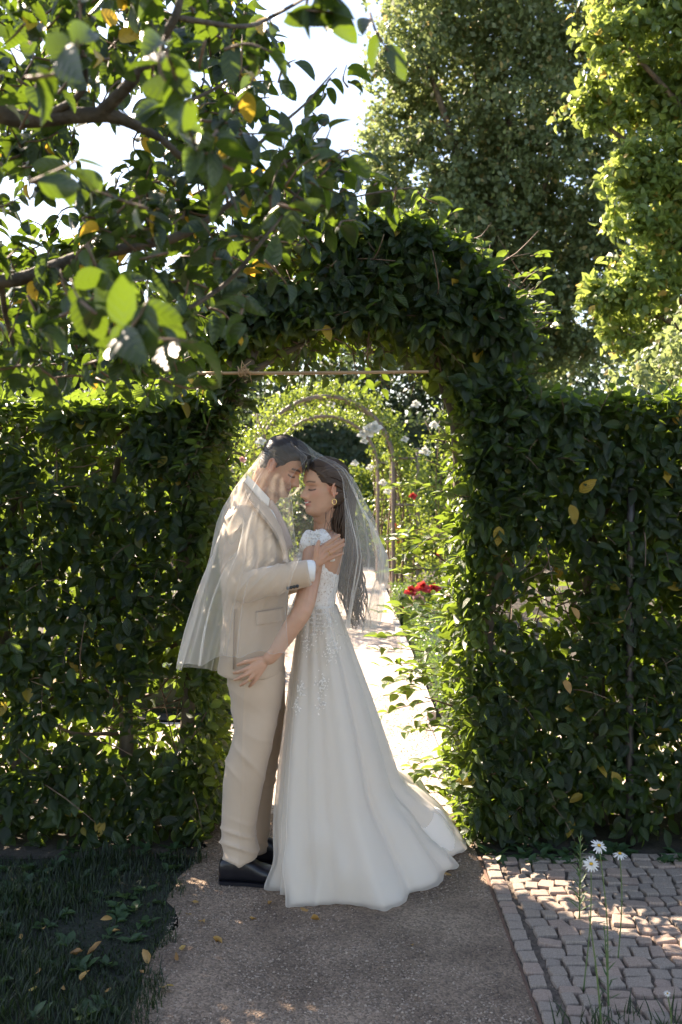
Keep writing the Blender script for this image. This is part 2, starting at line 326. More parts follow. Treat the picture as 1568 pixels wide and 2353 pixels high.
def split_leaves(par, T, pos, axis, normal, size, tint, material, cap=280, score=None, name='leaf', rest='foliage'):
    """the leaves that show largest become parts of their own, the rest one mass"""
    if score is None: score = size/pos[:, 1]
    px = CX+pos[:, 0]/pos[:, 1]*FU; py = HY+(CAMH-pos[:, 2])/pos[:, 1]*FU
    inv = (px > 5) & (px < 1563) & (py > 5) & (py < 2348); score = np.where(inv, score, -1)
    idx = np.argsort(-score)[:cap]; idx = idx[score[idx] > 0]; keep = np.ones(len(pos), bool); keep[idx] = False
    variants = []
    for v in range(9):
        Tv = T[0].copy(); Tv[:, 2] *= (.5, 1, 1.5)[v % 3]
        variants.append(mesh_from(name, Tv, T[1], True, material, T[2], np.full(len(Tv), (.12, .4, .62, .25, .8, .5, .1, .95, .7)[v])))
    R = frames(axis, normal)
    for i in idx:
        o = bpy.data.objects.new(name, variants[int(tint[i]*8.99) if tint[i] < .9 else 7]); COL.objects.link(o); o.parent = par
        m = Matrix([list(R[i][0]*size[i])+[pos[i][0]-par.location[0]], list(R[i][1]*size[i])+[pos[i][1]-par.location[1]], list(R[i][2]*size[i])+[pos[i][2]-par.location[2]], [0, 0, 0, 1]])
        o.matrix_basis = m
    f = link(rest, leaves(rest, T, pos[keep], axis[keep], normal[keep], size[keep], tint[keep], material), par); f['kind'] = 'stuff'
    return f
class Fol:
    def __init__(s): s.p = []; s.a = []; s.n = []; s.s = []; s.t = []; s.tw = []
    def add(s, p, a, n, sz, t):
        s.p.append(np.atleast_2d(p)); s.a.append(np.atleast_2d(a)); s.n.append(np.atleast_2d(n)); s.s.append(np.atleast_1d(sz)); s.t.append(np.atleast_1d(t))
    def get(s): return np.vstack(s.p), np.vstack(s.a), np.vstack(s.n), np.concatenate(s.s), np.concatenate(s.t)
    def shoot(s, p0, d, length, n, size, tint=.5, sag=.25, r=.0022):
        p0 = np.array(tuple(p0), float); d = unit(np.array(d, float)); k = np.linspace(0, 1, n)
        C = p0+d*length*k[:, None]; C[:, 2] -= sag*length*k**2
        s.tw.append(tube([C[0], C[n//2], C[-1]], [r, r*.8, r*.4], 5, 4))
        side = unit(np.cross(d, (0, 0, 1))); upv = np.cross(side, d)
        for i in range(1, n):
            sg = 1 if i % 2 else -1
            a = unit(d*.75+side*sg*.8+rng.normal(0, .15, 3)); nn = unit(upv+rng.normal(0, .35, 3))
            s.add(C[i], a, nn, size*rng.uniform(.75, 1.15), np.clip(tint+rng.normal(0, .12), 0, .86))
def twigs(name, par, parts, material):
    V, F = merge(parts); o = link(name, mesh_from(name, V, F, True, material), par); o['kind'] = 'stuff'; return o
HTOP = 1.95; HF = 4.30; HB = 5.15            # hornbeam hedge: height, front and back face
def fill(n, x0, x1, y0, y1, z0, z1, inside, hole, size, seed, T=None, shell=.16, facefrac=.62):
    """leaf positions in a clipped hedge body: most near its faces, leaf blades turned outward and drooping"""
    p = np.stack([rng.uniform(x0, x1, n), rng.uniform(y0, y1, n), rng.uniform(z0, z1, n)], 1)
    f = rng.random(n)
    p[f < facefrac*.66, 1] = y0+np.abs(rng.normal(0, shell*.45, (f < facefrac*.66).sum()))
    g = (f > 1-.2); p[g, 1] = y1-np.abs(rng.normal(0, shell, g.sum()))
    p = p[inside(p)]
    nz = vnoise(p*np.array([4.2, 3.0, 4.2]), seed)+.5*vnoise(p*9.5, seed+3)
    p = p[nz > hole(p)]
    m = len(p); out = np.tile(np.array([0, -1., 0]), (m, 1)); out[p[:, 1] > (y0+y1)/2] = (0, 1, 0)
    nrm = unit(out*.8+np.array([0, 0, .55])+rng.normal(0, .42, (m, 3)))
    ax = unit(rng.normal(0, .7, (m, 3))+np.array([0, -.15, -.55]))
    return p, ax, nrm, size*rng.uniform(.5, 1.35, m), np.clip(rng.beta(2, 3, m)+(rng.random(m) > .998)*1.0, 0, 1)
def stems(par, xs, y, z0, z1, r, material, lean=.12, name='trunk', branches=7):
    tw = []
    for x in xs:
        k = np.linspace(0, 1, 5); C = [(x+rng.normal(0, .02)+lean*rng.uniform(-1, 1)*t, y+rng.normal(0, .03), z0+(z1-z0)*t) for t in k]
        V, F = tube(C, [r*1.25, r, r*.9, r*.7, r*.45], 24, 9); V = V+(vnoise(V*14, 5)*.006)[:, None]
        link(name, mesh_from(name, V, F, True, material), par)
        for b in range(branches):
            t = rng.uniform(.15, 1); q = np.array(C[0])*(1-t)+np.array(C[-1])*t; a = rng.uniform(0, 6.28)
            d = np.array([math.cos(a), math.sin(a)*.6, rng.uniform(.2, .8)])*rng.uniform(.25, .5)
            tw.append(tube([q, q+d*.5+rng.normal(0, .03, 3), q+d], [.011, .007, .003], 8, 5))
    return tw
# left hedge
XL0, XL1 = -3.4, -.60; XR0, XR1 = .56, 3.4
def hedge(name, label, x0, x1, n, seed, holef, stem_x, inner):
    par = thing(name, label, 'hedge', ((x0+x1)/2, (HF+HB)/2, 0))
    f = Fol()
    topf = lambda p: HTOP+.05*vnoise(p*3, seed+9)-.02
    ins = lambda p: p[:, 2] < topf(p)
    f.add(*fill(n, x0, x1, HF, HB, .02, HTOP+.05, ins, holef, .068, seed))
    m = n//7           # clipped top
    p = np.stack([rng.uniform(x0, x1, m), rng.uniform(HF, HB, m), HTOP-np.abs(rng.normal(0, .05, m))], 1)
    f.add(p, unit(rng.normal(0, 1, (m, 3))*[1, 1, .3]), unit(rng.normal(0, .4, (m, 3))+[0, 0, 1]), .068*rng.uniform(.7, 1.15, m), np.clip(rng.beta(3, 2, m), 0, .88))
    m = 3400           # face towards the passage
    p = np.stack([np.full(m, inner)+np.sign(x0+x1)*(np.abs(rng.normal(0, .06, m))-.02), rng.uniform(HF-.02, HB+.05, m), rng.uniform(.02, HTOP, m)], 1)
    p[:, 0] += .035*vnoise(p*5, 8)
    s_ = -np.sign(x0+x1)
    f.add(p, unit(rng.normal(0, .6, (m, 3))+[.3*s_, -.2, -.4]), unit(rng.normal(0, .45, (m, 3))+[.9*s_, -.1, .45]), .062*rng.uniform(.65, 1.2, m), np.clip(rng.beta(3, 2.4, m)+(.3 if x0 > 0 else .05), 0, .88))  # right end tinted paler: sun leaves, with sunlight also put into the colour
    for i in range(150):
        f.shoot((rng.uniform(max(x0, -1.8), min(x1, 1.8)), rng.uniform(HF+.02, HB), HTOP-.06), (rng.normal(0, .6), rng.normal(0, .5)-.1, 1), rng.uniform(.05, .17), 5, .055, .8, .1)  # top shoots tinted lighter, so the sunlit look is in the leaf colour
    for i in range(30):
        f.shoot((rng.uniform(max(x0, -1.6), min(x1, 1.6)), HF+.03, rng.uniform(.2, 1.8)), (rng.normal(0, .8), -1, rng.uniform(-.2, .7)), rng.uniform(.08, .2), 6, .062, .35, .5)
    tw = stems(par, stem_x, (HF+HB)/2-.1, 0, HTOP-.25, .033, M['bark'])
    # inner lattice of thin twigs
    for i in range(260):
        q = np.array([rng.uniform(max(x0, -1.9), min(x1, 1.9)), rng.uniform(HF+.06, HB-.1), rng.uniform(.1, HTOP-.1)]); d = rng.normal(0, .12, 3)+[0, -.03, .05]
        tw.append(tube([q, q+d*.5+rng.normal(0, .012, 3), q+d], [.004, .003, .0015], 5, 4))
    return par, f, tw
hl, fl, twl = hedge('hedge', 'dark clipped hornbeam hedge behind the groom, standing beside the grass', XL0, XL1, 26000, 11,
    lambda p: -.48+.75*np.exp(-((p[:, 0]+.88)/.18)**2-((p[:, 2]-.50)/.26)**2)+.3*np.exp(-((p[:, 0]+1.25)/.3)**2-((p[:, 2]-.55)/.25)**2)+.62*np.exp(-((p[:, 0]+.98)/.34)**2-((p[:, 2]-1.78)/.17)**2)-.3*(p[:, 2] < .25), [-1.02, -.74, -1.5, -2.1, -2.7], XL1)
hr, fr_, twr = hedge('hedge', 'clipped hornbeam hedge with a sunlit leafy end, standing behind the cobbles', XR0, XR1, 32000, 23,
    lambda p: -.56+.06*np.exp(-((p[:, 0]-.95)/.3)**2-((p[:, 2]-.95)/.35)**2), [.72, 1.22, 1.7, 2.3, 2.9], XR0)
for (sx, sy, ln) in ((960, 1110, .14), (955, 1215, .16), (965, 1240, .18), (965, 1270, .14), (950, 1310, .17), (968, 1390, .17), (965, 1420, .22), (960, 1470, .2), (965, 1500, .22), (960, 1530, .2), (965, 1555, .2), (960, 1585, .14), (975, 1610, .27), (980, 1680, .12), (990, 1740, .17), (1000, 1790, .2), (1005, 1850, .16)):
    y = rng.uniform(4.5, 4.9); q = P(sx+20, sy, y)
    fr_.shoot(q, (-1, -.25+rng.normal(0, .15), .18+rng.normal(0, .12)), ln*1.2, 8, .074, .84, .25, .0025)  # high tint paints these end shoots as sunlit
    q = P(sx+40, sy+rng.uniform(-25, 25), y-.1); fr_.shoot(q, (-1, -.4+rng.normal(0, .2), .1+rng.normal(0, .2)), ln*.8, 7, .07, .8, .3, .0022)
for i in range(70):
    q = np.array([XR0+.02, rng.uniform(HF, HB), rng.uniform(.15, 1.85)]); fr_.shoot(q, (-1, -.3+rng.normal(0, .4), .2+rng.normal(0, .3)), rng.uniform(.06, .15), 5, .066, .8, .3)
for i in range(22):
    q = np.array([XL1-.02, rng.uniform(HF, HB), rng.uniform(.3, 1.85)]); fl.shoot(q, (1, -.3+rng.normal(0, .4), .2+rng.normal(0, .3)), rng.uniform(.05, .11), 5, .06, .55, .3)
fscore = lambda F_: (F_[3]/F_[0][:, 1])*np.where(F_[0][:, 1] < HF+.10, 1, .3)*(1+.15*np.random.default_rng(3).random(len(F_[3])))
for par, f, tw in ((hl, fl, twl), (hr, fr_, twr)):
    G = f.get(); split_leaves(par, T_HORN, *G, M['hornbeam'], 290, fscore(G)); twigs('twigs', par, tw+f.tw, M['twig'])
# arch of the same hornbeam over the passage
ar = thing('hedge_arch', 'leafy hornbeam arch joining the two hedges above the couple', 'hedge arch', (0, 4.7, 0))
fa = Fol()
def ATOP(x): return np.interp(np.abs(x-.03), [0, .28, .48, .68, .79, .85, .9], [2.77, 2.75, 2.66, 2.50, 2.32, 2.08, 1.8])
def arch_inside(p):
    x = p[:, 0]+.02; z = p[:, 2]; nz = .045*vnoise(p*4, 77)
    top = ATOP(x)+nz*.8
    side = np.abs(x) < .89+nz
    under = z > np.where(np.abs(x) < .60, 2.24-.36*(np.abs(x)/.56)**4+nz*.6, 1.62)
    return (z < top) & side & under
def arch_hole(p): return -.40+.70*np.exp(-((p[:, 0]+.80)/.20)**2-((p[:, 2]-2.0)/.35)**2)+.80*np.exp(-((p[:, 0]+.20)/.30)**2-((p[:, 2]-2.48)/.16)**2)
fa.add(*fill(40000, -1.0, 1.0, HF, HB, 1.6, 2.88, arch_inside, arch_hole, .068, 31))
m = 2600; x = rng.uniform(-.85, .85, m); ztop = ATOP(x)
p = np.stack([x, rng.uniform(HF, HB, m), ztop-np.abs(rng.normal(0, .05, m))], 1)
fa.add(p, unit(rng.normal(0, 1, (m, 3))*[1, 1, .4]), unit(rng.normal(0, .4, (m, 3))+[0, 0, 1]), .066*rng.uniform(.7, 1.15, m), np.clip(rng.beta(3, 2, m), 0, .88))
for i in range(70):
    x = rng.uniform(-.8, .85); zt = float(ATOP(x))
    fa.shoot((x, rng.uniform(HF, HB-.1), zt-.03), (rng.normal(0, .5)+x*.6, rng.normal(0, .4)-.1, 1), rng.uniform(.06, .2), 5, .056, .72, .1)
for i in range(46):
    fa.shoot((rng.uniform(-.5, .5), rng.uniform(HF, HB), 2.2), (rng.normal(0, .6), rng.normal(0, .4)-.1, -1), rng.uniform(.05, .15), 5, .062, .6, .1)
for k_ in range(90):
    t_ = rng.random(); q = np.array([np.interp(t_, [0, .5, 1], [P(440, 1080, 4.4).x, P(505, 950, 4.4).x, P(560, 860, 4.38).x]), 4.34+rng.normal(0, .03), np.interp(t_, [0, .5, 1], [P(440, 1080, 4.4).z, P(505, 950, 4.4).z, P(560, 860, 4.38).z])]); fa.shoot(q, (rng.normal(0, .8), -.5+rng.normal(0, .3), rng.normal(0, .5)), rng.uniform(.05, .14), 5, .06, .5, .4)
for i in range(30):
    z = rng.uniform(1.95, 2.6); fa.shoot((.84, rng.uniform(HF, HB), z), (1, rng.normal(0, .4), .4), rng.uniform(.06, .14), 5, .06, .5, .3)
G = fa.get(); split_leaves(ar, T_HORN, *G, M['hornbeam'], 290, fscore(G))
tw = []
def limb(pts, rad, par, name='branch', material=None, sides=9):
    V, F = tube(pts, rad, 30, sides); V = V+(vnoise(V*16, 2)*min(.008, max(rad)*.22))[:, None]
    return link(name, mesh_from(name, V, F, True, material or M['bark']), par)
limb([P(425, 1330, 4.45), P(432, 1090, 4.42), P(478, 1020, 4.4), P(520, 930, 4.38), P(560, 862, 4.38), P(600, 760, 4.42), P(660, 640, 4.5)], [.035, .036, .034, .030, .027, .02, .012], ar, 'trunk')
limb([P(500, 985, 4.42), P(545, 900, 4.43), P(556, 850, 4.43), P(530, 760, 4.45), P(540, 640, 4.5)], [.02, .02, .018, .014, .008], ar)
limb([P(560, 862, 4.40), P(640, 820, 4.45), P(725, 770, 4.5), P(790, 690, 4.6), P(850, 600, 4.7)], [.014, .012, .010, .008, .004], ar)
limb([P(445, 1075, 4.5), P(400, 1000, 4.5), P(330, 960, 4.5), P(270, 1000, 4.5)], [.018, .014, .01, .006], ar)
limb([P(560, 862, 4.4), P(500, 800, 4.5), P(430, 740, 4.6)], [.018, .014, .006], ar)
limb([P(1060, 1300, 4.7), P(1050, 1000, 4.7), P(1010, 850, 4.7), P(960, 700, 4.7)], [.03, .028, .022, .01], ar, 'trunk')
for i in range(330):
    q = np.array([rng.uniform(-.7, .8), rng.uniform(HF+.04, HB-.1), rng.uniform(2.2, 2.66)]); d = rng.normal(0, .14, 3)
    tw.append(tube([q, q+d*.5+rng.normal(0, .015, 3), q+d], [.0045, .003, .0015], 5, 4))
twigs('twigs', ar, tw+fa.tw, M['twig'])
# bamboo pole with its binding
bp = thing('bamboo_pole', 'thin brown bamboo cane tied level across the hedge opening', 'pole', P(740, 856, 4.34))
V, F = tube([P(455, 858, 4.24), P(700, 857, 4.24), P(985, 854, 4.24)], [.0075, .0075, .0065], 14, 8)
link('cane', mesh_from('cane', V, F, True, M['bamboo']), bp)
for x in (510, 610, 720, 820, 905):
    V, F = tube([P(x-2, 857, 4.24), P(x, 857, 4.24), P(x+2, 857, 4.24)], [.0078, .0098, .0078], 5, 8); link('joint', mesh_from('joint', V, F, True, M['bamboo']), bp)
parts = []
for i in range(22):
    a = rng.uniform(-.03, .03); q = P(562, 856, 4.22); d = rng.normal(0, .03, 3)
    parts.append(tube([q+Vector((a, 0, rng.uniform(.0, .03))), q+Vector((a*.5+rng.normal(0, .01), -.015, rng.uniform(-.02, .02))), q+Vector((rng.normal(0, .02), -.005, rng.uniform(-.05, .06)))], [.002, .0026, .001], 6, 4))
V, F = merge(parts); link('raffia_tie', mesh_from('raffia_tie', V, F, True, M['fibre']), bp)
po = thing('post', 'slim black steel post inside the hedge behind the cobbles', 'post', (P(1452, 1500, HF+.06).x, HF+.04, 0))
V, F = tube([(P(1452, 1500, HF).x, HF+.03, 0), (P(1452, 1500, HF).x, HF+.03, .9), (P(1455, 1500, HF).x, HF+.03, 1.55)], [.017, .017, .017], 8, 10)
link('tube', mesh_from('tube', V, F, True, M['post']), po)
V, F = ball((P(1455, 1500, HF).x, HF+.03, 1.555), (.02, .02, .012)); link('cap', mesh_from('cap', V, F, True, M['post']), po)
#SECTION ground
# ---------------------------------------------------------------- ground
def sheet(name, x0, x1, y0, y1, z, m, nx=1, ny=1, wav=0):
    X, Y = np.meshgrid(np.linspace(x0, x1, nx+1), np.linspace(y0, y1, ny+1)); V = np.stack([X, Y, np.full_like(X, z)], -1).reshape(-1, 3)
    if wav: V[:, 2] += wav*vnoise(V*[2.2, 2.2, 0], 4)+wav*.4*vnoise(V*[9, 9, 0], 6)
    i = (np.arange(ny)[:, None]*(nx+1)+np.arange(nx)[None]).ravel(); F = np.stack([i, i+1, i+nx+2, i+nx+1], 1)
    o = link(name, mesh_from(name, V, F, True, m)); o['kind'] = 'structure'; return o
sheet('ground', -300, 300, -100, 900, -.03, M['lawn'])
path = sheet('path', -.62, .58, .5, 4.75, .002, M['gravel'], 24, 60, .0035)
co = np.zeros(len(path.data.vertices)*3); path.data.vertices.foreach_get('co', co); co = co.reshape(-1, 3); e_ = co[:, 0] < -.615
co[e_, 0] += .045*vnoise(np.stack([co[e_, 1]*3.1, co[e_, 1]*0, co[e_, 1]*0], 1), 5)+.03*vnoise(np.stack([co[e_, 1]*9, co[e_, 1]*0, co[e_, 1]*0], 1), 7); path.data.vertices.foreach_set('co', co.ravel())
sheet('path', -.62, .58, 4.75, 18, .002, M['pale_gravel'], 24, 100, .0035)
sheet('cross_path', -12, 12, 5.22, 6.58, -.010, M['pale_gravel'], 20, 8)
sheet('flower_bed', .60, 9, 6.6, 26, .0, M['soil'], 4, 8)
sheet('flower_bed', -9, -.64, 6.6, 26, .0, M['soil'], 4, 8)
sheet('hedge_soil', -5, -.60, 4.2, 5.22, -.004, M['soil'], 30, 8, .01)
sheet('hedge_soil', .585, 5, 4.16, 5.22, -.004, M['soil'], 30, 8, .01)
lawn = sheet('lawn', -6, -.60, .4, 4.2, -.006, M['lawn'], 60, 40, .010)
pav = sheet('paving', .585, 4, .6, 4.16, .001, M['joint'], 4, 4)
# cobbles: a straight border course along the gravel, irregular rows beyond
def cobble(hx, hy, h):
    V = []; n = 8; base = np.array([(1, 0), (.97, .95), (0, 1), (-.97, .95), (-1, 0), (-.97, -.95), (0, -1), (.97, -.95)])*rng.uniform(.80, 1.07, (8, 2))
    for (s, z) in ((1, -.03), (1, h*.72), (.95, h*.93), (.84, h*1.0)):
        for k in range(n):
            V.append((base[k][0]*hx*s, base[k][1]*hy*s, z))
    V = np.array(V); V += rng.normal(0, .0022, V.shape)*[1, 1, .5]
    F = [(i*n+j, i*n+(j+1) % n, (i+1)*n+(j+1) % n, (i+1)*n+j) for i in range(3) for j in range(n)]+[tuple(range(3*n, 4*n))]
    return V, F
cv = []
for i in range(14):
    V, F = cobble(.5, .5, .5)
    V = V*[1, 1, .036]; cv.append(mesh_from('cobblestone', V, F, False, M['stone'] if i % 3 else M['stone2']))
spots = []
y = 1.9
while y < 4.14:
    d = rng.uniform(.055, .085); spots.append((.622, y+d/2, .060, d*.88, rng.normal(0, .03))); y += d
y = 1.9
while y < 4.12:
    rowh = rng.uniform(.052, .084); x = .665+rng.uniform(0, .01)
    while x < 2.4:
        wd = rng.uniform(.048, .094); bend = .03*math.sin(x*4+y*2.3)+.010*math.sin(x*19+y*11)+rng.normal(0, .004)
        spots.append((x+wd/2, y+rowh/2+bend+rng.normal(0, .003), wd*.94, rowh*rng.uniform(.80, .98), rng.normal(0, .13))); x += wd
    y += rowh
def vis(x, y): px = CX+x/y*FU; py = HY+CAMH/y*FU; return -20 < px < 1590 and py < 2380
vs = [s for s in spots if vis(s[0], s[1])]; vs.sort(key=lambda s: s[1]); big = vs[:298]; bigset = set(big)
parts = []
for s in spots:
    z = .004+rng.normal(0, .0018); 
    if s in bigset:
        o = bpy.data.objects.new('cobblestone', random.choice(cv)); COL.objects.link(o); o.parent = pav
        o.location = (s[0], s[1], z-.008); o.scale = (s[2], s[3], 1); o.rotation_euler = (rng.normal(0, .03), rng.normal(0, .03), s[4])
    else:
        V, F = cobble(s[2]/2, s[3]/2, .018); c, d = math.cos(s[4]), math.sin(s[4]); V = V @ np.array([[c, d, 0], [-d, c, 0], [0, 0, 1]])+[s[0], s[1], z-.008]; parts.append((V, F))
V, F = merge(parts); o = link('cobblestones', mesh_from('cobblestones', V, F, True, M['stone']), pav); o['kind'] = 'stuff'
# loose grit on the gravel
def pebbles(name, n, x0, x1, y0, y1, s0, s1, m, z=.003, power=1.6):
    oct_ = np.array([(1, 0, 0), (0, 1, 0), (-1, 0, 0), (0, -1, 0), (0, 0, .7), (0, 0, -.4)]); of = np.array([(0, 1, 4), (1, 2, 4), (2, 3, 4), (3, 0, 4), (1, 0, 5), (2, 1, 5), (3, 2, 5), (0, 3, 5)])
    y = y0+(y1-y0)*rng.random(n)**power; x = rng.uniform(x0, x1, n); s = rng.uniform(s0, s1, n)*rng.uniform(.6, 1.2, n); a = rng.uniform(0, 6.28, n)
    W = oct_[None]*s[:, None, None]*rng.uniform(.6, 1.3, (n, 1, 3)); c, d = np.cos(a)[:, None], np.sin(a)[:, None]
    V = np.stack([W[..., 0]*c-W[..., 1]*d+x[:, None], W[..., 0]*d+W[..., 1]*c+y[:, None], W[..., 2]+z+0*c], -1)
    F = (of[None]+(np.arange(n)*6)[:, None, None]).reshape(-1, 3)
    o = link(name, mesh_from(name, V.reshape(-1, 3), F, False, m)); o['kind'] = 'stuff'; return o
pebbles('grit', 34000, -.62, .58, 2.4, 7.5, .0018, .0058, M['pebble'])
pebbles('grit', 2600, .58, 2.2, 2.4, 4.15, .0012, .0035, M['pebble'], .003)
# edging strips of the path
for (x, y0, y1) in ((.585, .8, 4.2),):
    V, F = box(x-.006, x+.004, y0, y1, -.03, .006); tag(link('path_edging', mesh_from('path_edging', V, F, False, plain('rusty_steel', (.11, .06, .04), .8, (.16, .09, .06), 30))), kind='structure')
for x, y0, n in ((.60, 6.6, 16), (-.64, 6.6, 16)):
    e = thing('kerb', 'row of pale edging stones along the %s flower bed' % ('box hedge of the right' if x > 0 else 'left'), 'kerb', (x, y0, 0))
    for k in range(n):
        V, F = box(x-.03, x+.03, y0+k*.5+.006, y0+k*.5+.494, -.05, .055+rng.normal(0, .004)); link('edging_stone', mesh_from('edging_stone', V, F, False, M['kerbstone']), e)
# grass on the left
n = 26000; x = -.50-np.abs(rng.normal(0, .9, n)); x = np.where(x < -2.6, rng.uniform(-2.2, -.6, n), x); y = rng.uniform(1.9, 4.22, n)
keep = (x < -.60+.06*vnoise(np.stack([y*3, y*0, y*0], 1), 2)+.05*vnoise(np.stack([y*11, y*0, y*0], 1), 3)+.03*rng.random(len(x))) ; x = x[keep]; y = y[keep]; n = len(x)
patch = vnoise(np.stack([x*4, y*4, x*0], 1), 12)
h = np.clip(.03+.035*patch+rng.normal(0, .012, n), .012, .10); a = rng.uniform(0, 6.28, n); lean = rng.uniform(.2, 1.1, n)
b0 = np.stack([x, y, x*0-.006], 1); dv = np.stack([np.cos(a), np.sin(a), 0*a], 1); sv = np.stack([-np.sin(a), np.cos(a), 0*a], 1)*.0022
V = np.stack([b0-sv, b0+sv, b0+dv*(h*lean*.45)[:, None]+[0, 0, 1]*(h*.7)[:, None]+sv*.7, b0+dv*(h*lean*.45)[:, None]+[0, 0, 1]*(h*.7)[:, None]-sv*.7, b0+dv*(h*lean)[:, None]+[0, 0, 1]*(h)[:, None]], 1)
F = np.concatenate([np.stack([np.arange(n)*5, np.arange(n)*5+1, np.arange(n)*5+2], 1), np.stack([np.arange(n)*5, np.arange(n)*5+2, np.arange(n)*5+3], 1), np.stack([np.arange(n)*5+3, np.arange(n)*5+2, np.arange(n)*5+4], 1)])
o = link('grass', mesh_from('grass', V.reshape(-1, 3), F, True, M['grass'], tint=np.repeat(np.clip(rng.beta(2, 2, n), 0, .9), 5))); tag(o, 'short dark grass left of the gravel path', 'grass', kind='stuff')
# low weeds at the foot of the hedges and in the lawn
f = Fol()
for i in range(150):
    if i < 95: cx, cy = rng.uniform(-1.6, -.66), rng.uniform(2.8, 4.3)
    else: cx, cy = rng.uniform(.62, 1.9), rng.uniform(4.12, 4.3)
    for k in range(rng.integers(5, 10)):
        a = rng.uniform(0, 6.28); f.add((cx+rng.normal(0, .01), cy+rng.normal(0, .01), .0), (math.cos(a), math.sin(a), rng.uniform(.3, 1.2)), (-math.cos(a)*.7, -math.sin(a)*.7, 1), rng.uniform(.025, .06), rng.uniform(.1, .8))
G = f.get(); o = link('weeds', leaves('weeds', T_SMALL, *G, M['weed'])); tag(o, 'low leafy weeds along the foot of the hedges', 'weeds', kind='stuff')
#SECTION garden
# ---------------------------------------------------------------- rose garden behind
def blob_leaves(n, centres, radii, size, seed, shell=.35, tintm=(2, 2), outw=.6, rough=.15, gapt=-.45):
    """leaves spread through ellipsoid lumps, mostly near their skins"""
    centres = np.array(centres, float); radii = np.array(radii, float); vol = radii.prod(1)**(2/3); k = rng.choice(len(centres), n, p=vol/vol.sum())
    d = unit(rng.normal(0, 1, (n, 3))); r = 1-np.abs(rng.normal(0, shell, n))*rng.random(n)
    r *= 1+.30*vnoise(d*3.3+k[:, None]*7.1, seed)+rough*vnoise(d*9+k[:, None]*3.1, seed+5)
    p = centres[k]+d*radii[k]*np.clip(r, .1, 1.35)[:, None]
    gap = vnoise(p/radii.mean()*3.2, seed+1); q = gap > gapt; p = p[q]; d = d[q]; m = len(p)
    return p, unit(rng.normal(0, .7, (m, 3))+[0, 0, -.35]), unit(d*outw+rng.normal(0, .6, (m, 3))+[0, 0, .4]), size*rng.uniform(.6, 1.25, m), np.clip(rng.beta(*tintm, m)+(rng.random(m) > .975)*1., 0, 1)
def flower(c, r, m, parent=None, name='rose', petals=14):
    c = np.array(tuple(c)); f = Fol()
    for k in range(petals):
        a = k*2.4; t = k/petals; d = np.array([math.cos(a), -.0, math.sin(a)]); el = 1.2-1.1*t
        f.add(c+d*r*.1, d*math.cos(el)+np.array([0, -.8, .6])*math.sin(el), -d*math.sin(el)+np.array([0, -.8, .6])*math.cos(el), r*(.6+.5*t), rng.uniform(.2, .8))
    T = leaf_template(1, 1.0, .25, -.3, 4)
    return link(name, leaves(name, T, *f.get(), m), parent)
def rose_bush(label, x, y, w_, h, fl, n=1100, mats=None, group=None):
    t = thing('rose_bush', label, 'rose bush', (x, y, 0), group)
    G = blob_leaves(n, [(x, y, h*.62), (x+w_*.3, y+.1, h*.45), (x-w_*.3, y-.1, h*.5)], [(w_*.55, w_*.5, h*.42), (w_*.4, .3, h*.4), (w_*.4, .3, h*.4)], .05, int(abs(x*31+y*17)), .5, (3, 2))
    o = link('foliage', leaves('foliage', T_SMALL, *G, M['rose_leaf']), t); o['kind'] = 'stuff'
    tw = [tube([(x+rng.normal(0, .05), y, 0), (x+rng.normal(0, w_*.3), y, h*.5), (x+rng.normal(0, w_*.4), y+rng.normal(0, .1), h*.95)], [.009, .007, .004], 8, 5) for k in range(6)]
    V, F = merge(tw); link('canes', mesh_from('canes', V, F, True, M['twig']), t)['kind'] = 'stuff'
    for (dx, dz, r, mm) in fl: flower((x+dx, y-w_*.45+rng.normal(0, .05), dz), r, M[mm], t)
    return t
def boxhedge(label, x0, x1, y0, y1, h):
    t = thing('box_hedge', label, 'box hedge', ((x0+x1)/2, (y0+y1)/2, 0)); n = int(9000*(y1-y0)/4*max(.35, (x1-x0))/.35*.6)
    p = np.stack([rng.uniform(x0, x1, n), rng.uniform(y0, y1, n), rng.uniform(0.02, h, n)], 1); f = rng.random(n)
    side = rng.integers(0, 4, n)
    p[(side == 0), 0] = x0+np.abs(rng.normal(0, .02, (side == 0).sum())); p[side == 1, 2] = h-np.abs(rng.normal(0, .02, (side == 1).sum())); p[side == 2, 1] = y0+np.abs(rng.normal(0, .02, (side == 2).sum())); p[side == 3, 0] = x1-np.abs(rng.normal(0, .02, (side == 3).sum()))
    p += .012*rng.normal(0, 1, p.shape)
    o = link('foliage', leaves('foliage', T_FAR, p, unit(rng.normal(0, 1, (n, 3))+[0, -.2, .5]), unit(rng.normal(0, .7, (n, 3))+[0, -.3, .7]), .026*rng.uniform(.7, 1.3, n), np.clip(rng.beta(2.5, 2, n), 0, .9), M['box_leaf']), t); o['kind'] = 'stuff'
    V, F = box(x0+.05, x1-.05, y0+.05, y1-.05, -.01, h-.06); link('core', mesh_from('core', V, F, False, M['far']), t)
    return t
boxhedge('low clipped box hedge edging the bed right of the path', .66, 1.05, 6.75, 10.4, .34)
boxhedge('short box hedge at the foot of the rose arch, right of the path', .60, 1.0, 10.9, 12.0, .36)
boxhedge('low box hedge behind the groom, left of the path', -1.5, -.72, 6.75, 7.2, .36)
boxhedge('long box hedge running beside the left edge of the path', -1.1, -.72, 7.3, 11.5, .34)
rose_bush('rose bush with crimson and pale pink blooms behind the box hedge', .98, 10.6, .5, .55, [(-.25, .42, .075, 'petal_red'), (-.14, .47, .08, 'petal_red'), (-.02, .44, .075, 'petal_red'), (.08, .42, .07, 'petal_red'), (-.18, .33, .085, 'petal_pink'), (-.27, .28, .07, 'petal_red'), (.45, .40, .07, 'petal_red'), (.52, .35, .06, 'petal_red')])
